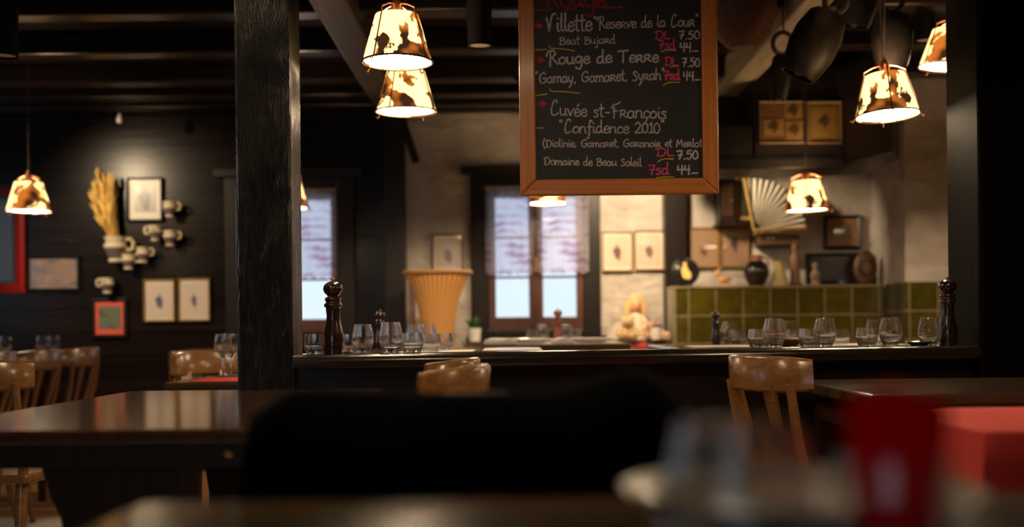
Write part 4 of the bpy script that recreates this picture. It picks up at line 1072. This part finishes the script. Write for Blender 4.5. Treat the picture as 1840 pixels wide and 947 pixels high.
# bench with wooden back shelf
a_, b_ = P(838, 612, 7.0).x, P(1203, 612, 7.0).x
bt = thing('bench', 'brown slatted wooden bench below the middle window', 'bench', ((a_+b_)/2, 7.1, 0.10))
hb = (b_-a_)/2
bm = NB(); box(bm, -hb, hb, 0.0, 0.03, 0.30, 0.732); obj('backrest', bm, M['benchwood'], bt)
bm = NB(); box(bm, -hb, hb, -0.01, 0.29, 0.732, 0.748); obj('shelf', bm, M['tablex'], bt, bevel=0.004)
bm = NB(); box(bm, -hb, hb, -0.45, 0.0, 0.32, 0.36); obj('seat', bm, M['tablex'], bt, bevel=0.006)
for sx in (-1, 0, 1):
    bm = NB(); box(bm, sx*(hb-0.06)-0.03, sx*(hb-0.06)+0.03, -0.42, 0.28, 0.0, 0.32); obj('leg', bm, M['tableleg'], bt)
BZ = 0.848
# plaid cushions
a = N('red_plaid_cloth')
ck = a.add('ShaderNodeTexChecker', _Vector=a.coord((1, 1, 1)), _Scale=14.0, _Color1=(0.55,0.06,0.035,1), _Color2=(0.10,0.035,0.045,1)); a.color(ck.outputs[0]); a.set(Roughness=0.9); M['plaid'] = a.m
def cushion(px, label, rz, w_=0.36):
    p = P(px, 640, 6.98)
    bm = NB(); n = 14; g0 = []; g1 = []
    for j in range(n+1):
        r0 = []; r1 = []
        for i in range(n+1):
            u, v = -1+2*i/n, -1+2*j/n
            t_ = 0.055*max(0, (1-u**4)*(1-v**4))**0.5
            r0.append(bm.verts.new((u*w_/2*(1-0.06*v*v), -t_, v*0.19*(1-0.06*u*u)))); r1.append(bm.verts.new((u*w_/2*(1-0.06*v*v), t_+0.0005, v*0.19*(1-0.06*u*u))))
        g0.append(r0); g1.append(r1)
    for j in range(n):
        for i in range(n):
            bm.faces.new((g0[j][i], g0[j][i+1], g0[j+1][i+1], g0[j+1][i])); bm.faces.new((g1[j+1][i], g1[j+1][i+1], g1[j][i+1], g1[j][i]))
    bmesh.ops.remove_doubles(bm, verts=bm.verts[:], dist=0.001)
    o = obj('cushion', bm, M['plaid'], smooth=True, loc=(p.x, 7.03, 0.46+0.19), rot=(R(-6), 0, rz)); tag(o, label, 'cushion', 'plaid cushions on the bench')
cushion(1142, 'red plaid cushion leaning below the plush bear', 0.0, 0.26)
# plant pot
t = thing('potted_plant', 'small green plant in a white pot beside the wicker basket', 'plant', (P(853, 615, 7.2).x, 7.2, BZ))
bm = NB(); lathe(bm, [(0, 0), (0.036, 0), (0.044, 0.085), (0.040, 0.085), (0.035, 0.012), (0, 0.012)], 24, caps=False); obj('pot', bm, M['china'], t, smooth=True)
bm = NB(); lathe(bm, [(0.0, 0.074), (0.039, 0.074)], 20, caps=False); obj('soil', bm, M['leather'], t)
bm = NB()
rnd = random.Random(3)
for k in range(26):
    a_ = rnd.uniform(0, 2*PI); L_ = rnd.uniform(0.05, 0.10); tl_ = rnd.uniform(0.2, 0.9)
    d0 = Vector((math.cos(a_)*tl_, math.sin(a_)*tl_, 1)).normalized(); base = Vector((math.cos(a_)*0.015, math.sin(a_)*0.015, 0.074))
    tip = base+d0*L_; sd = d0.cross(Vector((0, 0, 1))).normalized()*0.012; mid = base.lerp(tip, 0.55)
    v = [bm.verts.new(q) for q in (base, mid+sd, tip, mid-sd)]; bm.faces.new(v)
obj('foliage', bm, M['green'], t)
# doll
def remesh(o, vox):
    m = o.modifiers.new('skin', 'REMESH'); m.mode = 'VOXEL'; m.voxel_size = vox; m.use_smooth_shade = True
    s = o.modifiers.new('soft', 'SMOOTH'); s.iterations = 4
t = thing('doll', 'blond doll in a cream dress sitting behind the plush bear', 'doll', (P(1143, 612, 7.27).x, 7.27, BZ))
bm = NB(); lathe(bm, [(0, 0), (0.075, 0), (0.07, 0.03), (0.045, 0.11), (0.036, 0.16), (0.02, 0.175), (0, 0.176)], 24, sy=0.75)
tube(bm, [(-0.035, 0, 0.15), (-0.065, -0.02, 0.11), (-0.05, -0.05, 0.075)], [0.018, 0.016, 0.013], 8); tube(bm, [(0.035, 0, 0.15), (0.065, -0.02, 0.11), (0.05, -0.05, 0.075)], [0.018, 0.016, 0.013], 8)
obj('dress', bm, M['dress'], t, smooth=True)
bm = NB(); ball(bm, (0, -0.005, 0.222), 0.047, 0.9, 0.92, 1.1, 20); ball(bm, (0, -0.05, 0.215), 0.007); tube(bm, [(0, 0, 0.165), (0, 0, 0.19)], 0.016, 8)
obj('head', bm, M['skin'], t, smooth=True)
for s in (-1, 1):
    bm = NB(); ball(bm, (s*0.048, -0.055, 0.07), 0.013, 1, 1.4, 0.8); obj('hand', bm, M['skin'], t, smooth=True)
bm = NB(); ball(bm, (0, 0.010, 0.235), 0.054, 1, 0.95, 1.0, 18)
for s in (-1, 1): tube(bm, [(s*0.04, 0.0, 0.25), (s*0.055, -0.005, 0.20), (s*0.05, -0.008, 0.14)], [0.022, 0.02, 0.010], 8)
for v in bm.verts:
    if v.co.y < -0.028 and v.co.z < 0.262 and abs(v.co.x) < 0.036: v.co.y = -0.02
obj('hair', bm, M['hair'], t, smooth=True)
bm = NB(); ball(bm, (-0.016, -0.046, 0.226), 0.005); ball(bm, (0.016, -0.046, 0.226), 0.005); obj('eyes', bm, M['black'], t)
def bear(name, label, px, d, sc, mat, rz=0, eyes=True):
    t = thing(name, label, 'soft toy', (P(px, 612, d).x, d, BZ), rz)
    bm = NB()
    for c, r, s in (((0,0,.055),.055,(1,.9,1)), ((0,-.015,.135),.05,(1.08,.95,.95)), ((0,-.058,.125),.022,(1.1,1,.85)), ((-.042,-.01,.178),.018,(1,.6,1)), ((.042,-.01,.178),.018,(1,.6,1))):
        ball(bm, c, r, *s)
    for s in (-1, 1):
        tube(bm, [(s*.045,-.01,.09), (s*.075,-.035,.065), (s*.08,-.055,.045)], [.02,.02,.017], 10); ball(bm, (s*.08,-.055,.045), .018)
        tube(bm, [(s*.03,-.03,.026), (s*.05,-.09,.024)], [.026,.024], 10); ball(bm, (s*.052,-.095,.03), .027, 1, .8, 1.2)
    for v in bm.verts: v.co *= sc
    o = obj('plush_body', bm, mat, t, smooth=True); remesh(o, 0.006)
    bm = NB(); ball(bm, (0, -.079*sc, .131*sc), .008*sc, 1.3, 1, 1); obj('nose', bm, M['black'], t, smooth=True)
    for s in (-1, 1):
        bm = NB(); ball(bm, (s*.02*sc, -.062*sc, .150*sc), .006*sc); obj('eye', bm, M['black'], t, smooth=True)
    return t
bear('plush_bear', 'cream plush bear sitting in front of the blond doll', 1129, 7.06, 0.80, M['teddy'], R(-8))
bear('plush_bear', 'pale brown plush toy sitting right of the blond doll', 1168, 7.14, 0.62, plain('beige_plush', (0.45,0.28,0.16), 0.95, scale=150, bump=0.5), R(10))
bear('plush_bear', 'small dark brown plush toy beside the stove end', 1182, 7.31, 0.55, M['plushbrown'], R(15))
def pot(name, label, px, d, r, h, mat, cat):
    bm = NB(); lathe(bm, [(0, 0), (r*.8, 0), (r, h*.3), (r*.95, h*.8), (r*.8, h), (r*.72, h), (r*.85, h*.75), (r*.85, h*.25), (0, h*.1)], 24, caps=False)
    o = obj(name, bm, mat, smooth=True, loc=(P(px, 612, d).x, d, BZ)); tag(o, label, cat); return o
mg = thing('mug', 'white mug in front of the brown plush toys', 'mug', (P(1179, 612, 7.08).x, 7.08, BZ))
bm = NB(); lathe(bm, [(0, 0), (.032, 0), (.034, .075), (.031, .075), (.029, .008), (0, .008)], 24, caps=False); obj('cup', bm, M['china'], mg, smooth=True)
bm = NB(); tube(bm, [(.033, 0, .062), (.05, 0, .055), (.052, 0, .03), (.033, 0, .018)], .005, 8); obj('handle', bm, M['china'], mg, smooth=True)
pot('sugar_bowl', 'small peach coloured bowl right of the white mug', 1197, 7.05, .033, .05, plain('peach_glaze', (0.66,0.42,0.28), 0.3), 'bowl')

# wicker carrying basket
a = N('woven_wicker')
sp = a.add('ShaderNodeSeparateXYZ', _0=a.coord())
th = a.math('ARCTAN2', sp.outputs[1], sp.outputs[0])
s1 = a.math('SINE', a.math('MULTIPLY', th, 30.0)); s2 = a.math('SINE', a.math('MULTIPLY', sp.outputs[2], 420.0))
hh = a.math('ADD', a.math('MULTIPLY', s1, 0.7), a.math('MULTIPLY', a.math('MULTIPLY', s1, s2), 0.3))
a.color(a.ramp(a.math('MULTIPLY_ADD', hh, 0.5, 0.5), [(0.1, (0.32,0.12,0.025)), (0.7, (0.68,0.34,0.10))])); a.set(Roughness=0.55); a.bump(hh, 0.5, 0.006)
M['wicker'] = a.m
p0 = P(787, 612, 6.75)
t = thing('wicker_basket', 'tall flared wicker grape basket left of the middle window', 'basket', (p0.x, 6.75, 0.10))
zt = P(787, 490, 6.75).z - 0.10; zb = 0.30
wd = lambda px0, px1: (px1-px0)/2*6.75/F
profb = [(0.0, zb), (wd(764,812), zb), (wd(762,814), zb+0.25), (wd(760,816), p0.z-0.10+0.03), (wd(758,820), P(787,580,6.75).z-0.1), (wd(752,826), P(787,545,6.75).z-0.1), (wd(741,836), P(787,515,6.75).z-0.1), (wd(728,848), zt)]
inner = [(max(0, r-0.012), z) for r, z in reversed(profb[1:])]
bm = NB(); lathe(bm, profb + inner, 48, sy=0.75, caps=False); obj('body', bm, M['wicker'], t, smooth=True)
bm = NB(); rr = wd(728,848); tube(bm, [(rr*math.cos(2*PI*k/40), 0.75*rr*math.sin(2*PI*k/40), zt) for k in range(41)], 0.013, 8, caps=False); obj('rim', bm, plain('bound_wicker_rim', (0.34,0.16,0.05), 0.6, scale=90), t, smooth=True)
bm = NB(); x_ = P(737, 540, 6.75).x-p0.x
box(bm, x_-0.02, x_+0.022, 0.10, 0.13, 0, zt-0.02); obj('carrying_post', bm, M['chair'], t, bevel=0.004)
bm = NB()
for sx in (-1, 1): box(bm, sx*0.07-0.015, sx*0.07+0.015, -0.05, 0.05, 0, zb+0.01)
obj('foot', bm, M['chair'], t)

# ------------------------------------------------------------------ jugs on the left wall
def jug(label, px, pyb, h, handle=True, d=YB-0.085, side=1, first=None):
    p = P(px, pyb, d)
    t = thing('wall_jug', label, 'jug', p, 0 if side > 0 else PI, 'pottery jugs on the plank wall')
    s = h/0.17
    bm = NB(); lathe(bm, [(0, 0), (.045*s, 0), (.05*s, .012*s), (.042*s, .022*s), (.060*s, .06*s), (.076*s, .10*s), (.078*s, .112*s), (.066*s, .13*s), (.062*s, .14*s), (.074*s, .165*s), (.076*s, .17*s), (.068*s, .168*s), (.055*s, .135*s), (.06*s, .11*s), (.03*s, .02*s), (0, .02*s)], 28, caps=False)
    obj('body', bm, jugmat('two_tone_jug_glaze', h), t, smooth=True)
    if handle:
        bm = NB(); tube(bm, [(.068*s, 0, .150*s), (.10*s, 0, .160*s), (.122*s, 0, .13*s), (.112*s, 0, .085*s), (.072*s, 0, .08*s)], .012*s, 8)
        obj('handle', bm, plain('cream_jug_glaze', (0.72,0.60,0.38), 0.3), t, smooth=True)
    bm = NB(); tube(bm, [(0, 0.045*s, .12*s), (0, 0.083, .12*s)], .004, 6); obj('hook', bm, M['bronze'], t)
    return t
bj = jug('largest pottery jug on the plank wall, holding dried wheat', 208, 471, 0.165)
jug('small jug just below and right of the wheat jug', 231, 484, 0.100)
jug('small jug with a cream handle facing right, upper right of its neighbour', 257, 472, 0.100)
jug('small jug directly above the picture with the coral red mat', 193, 527, 0.100, side=-1)
jug('small jug below the lower right corner of the grey print', 279, 433, 0.100, side=-1)
jug('small jug right of the grey print, topmost of the small jugs', 305, 390, 0.100)
jug('small jug furthest right on the plank wall, below the topmost one', 306, 442, 0.100, side=1)
# wheat
rnd = random.Random(11)
base = P(207, 436, YB-0.085)
t = thing('dried_wheat', 'bundle of golden dried wheat standing in the large jug', 'dried wheat', (base.x, base.y, base.z-0.07))
bs = NB(); be = NB()
def wheat_left(y):
    return 178-12*(y-318)/37 if y < 355 else 166+12*(y-355)/45
for k in range(150):
    py_ = rnd.uniform(320, 402); px_ = rnd.uniform(wheat_left(py_), 206)
    if k < 4: px_, py_ = 174+3*k, 310+5*k
    p2 = P(px_, py_, YB-0.085) - t.location; p2.y = rnd.uniform(-.05, .04)
    p0 = Vector((rnd.uniform(-.028, .028), rnd.uniform(-.02, .02), 0)); p1 = p0.lerp(p2, 0.5)+Vector((p2.x*-0.12, 0, 0.02))
    tube(bs, [p0, p1, p2], [.0024, .0022, .0015], 5)
    dd = (p2-p1).normalized()
    tube(be, [p2-dd*.04, p2-dd*.025, p2+dd*.015, p2+dd*.045], [.003, .0085, .008, .002], 6)
obj('stalks', bs, M['straw'], t); obj('ears', be, M['straw'], t, smooth=True)

# ------------------------------------------------------------------ cowbells and hanging basket
def cowbell(label, px, pyt, d, h, w_, tilt, yaw=0, mat='bell'):
    p = P(px, pyt, d)
    t = thing('cowbell', label, 'cowbell', p, yaw, 'large cowbells hanging from the beam')
    bm = NB(); lathe(bm, [(0, 0), (w_*.30, -0.005), (w_*.40, -h*.08), (w_*.5, -h*.35), (w_*.5, -h*.60), (w_*.42, -h*.86), (w_*.36, -h), (w_*.33, -h), (w_*.38, -h*.85), (w_*.45, -h*.6), (0, -h*.1)], 28, sy=0.62, caps=False)
    obj('bell_body', bm, M[mat], t, smooth=True)
    bm = NB(); tube(bm, [(0, 0, -h*.2), (0, 0, -h*.9)], .006, 6); ball(bm, (0, 0, -h*.93), .018); obj('clapper', bm, M['bronze'], t, smooth=True)
    bm = NB()
    L_ = 0.10
    pts = [(-.045*math.sin(q), 0, 0.0+L_*.5*(1-math.cos(q))) for q in [2*PI*i/24 for i in range(25)]]
    tube(bm, pts, .011, 6, caps=False); obj('strap', bm, M['leather'], t, smooth=True)
    t.rotation_euler = (0, R(tilt), yaw)
    return t, p
def hangbar(p0, p1): pass
bells = [('big tilted cowbell crossing the pale girder', 1492, 22, 4.5, 0.29, 0.20, 28), ('big upright cowbell above the lamp right of the girder', 1602, 22, 4.4, 0.215, 0.165, 0), ('dark cowbell cut by the top frame edge between the two big ones', 1548, -55, 4.6, 0.24, 0.17, 8), ('small slim cowbell below the pale girder', 1405, 98, 5.0, 0.205, 0.10, 5)]
for q in bells:
    t, p = cowbell(*q)
    bm = NB(); Mi = t.rotation_euler.to_matrix().inverted()
    s0 = Vector((0, 0, 0.10)); e = Mi @ (Vector((p.x, p.y, CZ))-p) if True else None
    tube(bm, [s0, s0.lerp(e, .5), e], .004, 6); obj('hanging_rope', bm, M['cord'], t)
# woven straw basket by the ceiling
p = P(1335, 88, 5.0)
t = thing('hanging_basket', 'reddish brown woven basket hanging right of the chalkboard frame', 'basket', p)
hb_ = 0.24
bm = NB(); lathe(bm, [(0, 0), (0.06, 0.002), (0.12, 0.06), (0.15, 0.14), (0.155, hb_), (0.145, hb_), (0.14, 0.14), (0.11, 0.065), (0, 0.012)], 40, caps=False)
wk = plain('dark_reddish_straw', (0.09, 0.028, 0.012), 0.7, var=0.5, scale=70, bump=0.5)
obj('body', bm, wk, t, smooth=True)
bm = NB(); tube(bm, [(0.15*math.cos(q), 0, hb_+0.12*math.sin(q)) for q in [PI*i/14 for i in range(15)]], .009, 8); obj('handle', bm, wk, t, smooth=True)
bm = NB(); tube(bm, [(0, 0, hb_+0.12), (0, 0, CZ-p.z)], .003, 6); obj('hanging_rope', bm, M['cord'], t)

# ------------------------------------------------------------------ table ware
def tumbler_mesh(name, h, r0, rm, rt):
    bm = NB(); th = 0.0022
    out = [(0, 0), (r0*.9, 0), (r0, .004), (rm, h*.38), (rm*.98, h*.6), (rt, h)]
    inn = [(rt-th*.8, h), (rm*.98-th, h*.6), (rm-th, h*.38), (r0-th, .014), (r0*.6, .010), (0, .009)]
    lathe(bm, out+inn, 28, caps=False)
    return bm
def proto_glass(name, label, bm):
    o = obj(name, bm, M['glass'], smooth=True, angle=60); tag(o, label, 'glass'); return o
GT = GS = GW = None
def glass(kind, loc, label, group, sc=1.0):
    global GT, GS, GW
    if kind == 't':
        if GT is None: GT = o = proto_glass('wine_tumbler', label, tumbler_mesh('t', .102, .026, .040, .030))
        else: o = dup(GT)
    elif kind == 's':
        if GS is None: GS = o = proto_glass('water_tumbler', label, tumbler_mesh('s', .066, .030, .038, .033))
        else: o = dup(GS)
    else:
        if GW is None:
            bm = NB(); lathe(bm, [(0, 0), (.034, 0), (.034, .003), (.006, .008), (.0045, .02), (.0045, .075), (.012, .085), (.034, .112), (.037, .135), (.030, .175), (.0285, .175), (.0345, .135), (.031, .113), (.0, .09)], 28, caps=False)
            GW = o = proto_glass('wine_glass', label, bm)
        else: o = dup(GW)
    o.location = loc; o['label'] = label; o['group'] = group
    o.scale = (sc, sc, sc)
    return o
def mill(label, loc, h, mat, name='pepper_mill'):
    t = thing(name, label, 'pepper mill', loc); s = h/0.25
    bm = NB(); lathe(bm, [(0, 0), (.031*s, 0), (.032*s, .004*s), (.030*s, .010*s), (.034*s, .02*s), (.035*s, .045*s), (.031*s, .075*s), (.024*s, .105*s), (.0215*s, .125*s), (.024*s, .145*s), (.0235*s, .152*s), (.030*s, .158*s), (.030*s, .164*s), (.024*s, .169*s), (.024*s, .173*s), (.027*s, .178*s), (.027*s, .184*s), (.02*s, .189*s), (0, .189*s)], 32, caps=False); obj('body', bm, mat, t, smooth=True, angle=55)
    bm = NB(); lathe(bm, [(0, .1895*s), (.018*s, .1895*s), (.020*s, .194*s), (.029*s, .203*s), (.0325*s, .214*s), (.030*s, .226*s), (.02*s, .236*s), (.008*s, .240*s), (0, .2405*s)], 32, caps=False); obj('head', bm, mat, t, smooth=True)
    bm = NB(); lathe(bm, [(0, .2405*s), (.004*s, .2405*s), (.0045*s, .244*s), (.007*s, .247*s), (.006*s, .251*s), (0, .253*s)], 16, caps=False); obj('finial', bm, M['brass'], t, smooth=True)
    return t
mill('dark turned pepper mill on the ledge beside the left black post', on_ledge(599, 0.10), 0.246, M['mill'])
mill('dark turned pepper mill partly behind the right black post', on_ledge(1703, 0.11), 0.245, M['mill'])
ZTAB = 0.85
def T(px, d, z=ZTAB): return Vector(((px-PX)/F*d + ROLL*(z-CH), d, z))
mill('slim pepper mill behind the glasses, before the slim dark post', T(684, 4.70), 0.165, M['mill'])
mill('small dark pepper mill in front of the green stove', T(1286, 4.95), 0.15, M['mill'])
mill('reddish pepper mill on the table before the middle window', T(1003, 6.0), 0.185, M['millred'])
gl_ = 'glasses on and behind the ledge, left'
for k, px, q, lab in (('s', 566, .09, 'short tumbler between black post and pepper mill on the ledge'), ('t', 702, .09, 'tall tumbler on the ledge nearest the middle of the left group'), ('s', 740, .08, 'short tumbler right of the tall tumbler on the ledge, left group')):
    glass(k, on_ledge(px, q), lab, gl_)
for k, px, d, lab in (('t', 652, 4.0, 'tall tumbler just right of the left pepper mill'), ('s', 628, 4.15, 'short tumbler close behind the left pepper mill'), ('t', 747, 4.25, 'tall tumbler rising behind the short one, left group'), ('s', 773, 3.98, 'short tumbler in front of the white paper, right part of left group'), ('t', 768, 4.55, 'tall tumbler far behind in the left group'), ('s', 796, 4.2, 'short tumbler at the right end of the left group')):
    glass(k, T(px, d), lab, gl_)
gr_ = 'glasses behind the ledge, right'
for k, px, q, lab in (('s', 1557, .12, 'short tumbler left of the largest tumbler near the right post'), ('t', 1600, .10, 'largest tumbler on the ledge, second from the right pepper mill'), ('t', 1670, .09, 'tall tumbler touching the right pepper mill'), ('s', 1454, .13, 'short tumbler on the ledge near the middle of the right group'), ('t', 1482, .14, 'tall tumbler beside the middle short one, right group'), ('s', 1363, .12, 'short tumbler at the left end of the right group'), ('t', 1391, .15, 'tall tumbler near the left end of the right group')):
    glass(k, on_ledge(px, q), lab, gr_)
for k, px, d, lab in (('t', 1574, 4.35, 'tall tumbler just behind the largest tumbler, right group'), ('s', 1510, 4.5, 'short tumbler on the table right of the middle tall tumbler'), ('t', 1416, 4.75, 'tall tumbler on the table behind the left pair, right group'), ('s', 1424, 4.6, 'short tumbler on the table behind the left pair, right group'), ('t', 1311, 4.95, 'tall tumbler beside the small dark pepper mill'), ('s', 1326, 4.8, 'short tumbler right of the small dark pepper mill')):
    glass(k, T(px, d), lab, gr_)
gc_ = 'glasses on the table before the middle window'
for k, px, d, lab in (('t', 974, 6.25, 'tall tumbler left of the reddish pepper mill'), ('t', 1017, 6.25, 'tall tumbler right of the reddish pepper mill'), ('s', 957, 6.12, 'short tumbler further left of the reddish pepper mill'), ('s', 1033, 6.12, 'short tumbler further right of the reddish pepper mill')):
    glass(k, T(px, d), lab, gc_)
gf_ = 'wine glasses on the far left table'
for px, d, lab in ((10, 5.7, 'wine glass at the left frame edge on the far left table'), (76, 5.95, 'wine glass behind the middle dark chair at the far left table'), (97, 6.1, 'wine glass further along the far left table')):
    p = T(px, d, .75)
    glass('w', p, lab, gf_, 0.95)
for px, d, lab in ((401, 4.42, 'wine glass left of its pair by the black post'), (415, 4.50, 'wine glass touching the left edge of the black post')):
    glass('w', T(px, d, .75), lab, 'wine glasses on the placemat table', 0.98)

def mat_sheet(name, label, cat, cx, cy, w_, d_, z, m, rz=0, th=0.0025, group=None, wav=0):
    bm = NB(); box(bm, -w_/2, w_/2, -d_/2, d_/2, 0, th)
    o = obj(name, bm, m, loc=(cx, cy, z), rot=(0, 0, rz)); return tag(o, label, cat, group)
p = T(402, 4.18, .75); mat_sheet('placemat', 'red paper placemat beside the left black post', 'placemat', p.x+0.05, p.y, .26, .34, .75, M['red'])
pm_ = 'white paper placemats behind the ledge'
mat_sheet('placemat', 'white placemat nearest the left pepper mill', 'placemat', -0.27, 4.05, .26, .36, ZTAB, M['napkin'], 0, group=pm_)
mat_sheet('placemat', 'white placemat behind the right end of the left glasses', 'placemat', 0.0, 4.30, .22, .40, ZTAB, M['napkin'], 0, group=pm_)
mat_sheet('placemat', 'white placemat under the middle glasses of the right group', 'placemat', 0.90, 4.45, .38, .28, ZTAB, M['napkin'], 0, group=pm_)
mat_sheet('placemat', 'white placemat behind the largest tumbler, right group', 'placemat', 1.38, 4.50, .36, .28, ZTAB, M['napkin'], 0, group=pm_)
mat_sheet('placemat', 'white placemat on the left side of the window table', 'placemat', 0.07, 5.85, .36, .45, ZTAB, M['napkin'], 0, group=pm_)
mat_sheet('placemat', 'white placemat on the right side of the window table', 'placemat', 0.41, 5.85, .30, .45, ZTAB, M['napkin'], 0, group=pm_)
def plate(label, x, y, z, r, m, name='plate', h=.02, group=None):
    bm = NB(); lathe(bm, [(0, 0), (r*.6, 0), (r*.65, .004), (r*.98, h), (r, h+.002), (r*.97, h+.004), (r*.62, .008), (0, .006)], 40, caps=False)
    o = obj(name, bm, m, smooth=True, loc=(x, y, z)); return tag(o, label, 'plate', group)
plate('white plate on the left placemat of the window table', 0.09, 5.80, ZTAB+.0026, .12, M['china'])
plate('white plate on the right placemat of the window table', 0.41, 5.80, ZTAB+.0026, .12, M['china'])
plate('terracotta dish behind the left tumblers of the right group', T(1408, 4.36).x, 4.36, ZTAB, .085, M['clay'], h=.028)
plate('small steel ashtray left of the right pepper mill', *on_ledge(1650, .12)[:2], .855, .045, M['steel'], h=.012)
# folded napkins, striped, on the window table
def napkin(label, x, y, z, m, rz):
    bm = NB(); prism_xz(bm, [(-.05, 0), (.05, 0), (.045, .022), (.0, .032), (-.045, .022)], -.09, .09)
    o = obj('folded_napkin', bm, m, loc=(x, y, z), rot=(0, 0, rz), bevel=.004); tag(o, label, 'napkin', 'folded napkins on the window table')
napkin('folded white napkin left of the plates on the window table', -0.06, 5.66, ZTAB, M['napkin'], .5)
napkin('folded white napkin between the plates on the window table', 0.25, 5.56, ZTAB, M['napkin'], .1)
mat_sheet('serving_fork', 'steel cutlery at the left edge of the window table', 'cutlery', -0.08, 5.56, .02, .2, ZTAB, M['steel'], 1.2)

# ------------------------------------------------------------------ foreground table ware
def fgT(px, d): return Vector(((px-PX)/F*d, d, .75))
glass('t', fgT(1322, .70), 'blurred tumbler on the foreground table, left of the red napkin', 'foreground glasses', 1.22)
t = thing('napkin_holder_glass', 'blurred tumbler holding a folded red napkin on the foreground table', 'glass', fgT(1600, .72))
bm = tumbler_mesh('x', .10, .030, .042, .036); obj('tumbler', bm, M['glass'], t, smooth=True, angle=60)
nr_ = thing('folded_napkin', 'blurred folded red napkin standing in the foreground tumbler', 'napkin', fgT(1600, .72)+Vector((0, 0, .012)))
bm = NB(); n = 10; prev = None
for k in range(n+1):
    u = -1+2*k/n
    b0 = Vector((u*.022, .006*(1 if k % 2 else -1), 0.002)); t0 = Vector((u*.034, .012*(1 if k % 2 else -1), .135-.012*abs(u)))
    v0, v1 = bm.verts.new(b0), bm.verts.new(t0)
    if prev: bm.faces.new((prev[0], v0, v1, prev[1]))
    prev = (v0, v1)
o = obj('paper', bm, M['deepred'], nr_); s = o.modifiers.new('thick', 'SOLIDIFY'); s.thickness = .0006
t.name = 'water_tumbler'
tag(plate('blurred grey beige bowl on the foreground table', 0.24, .94, .75, .15, M['stoneware'], 'bowl', h=.048), 'blurred grey beige bowl on the foreground table', 'bowl')
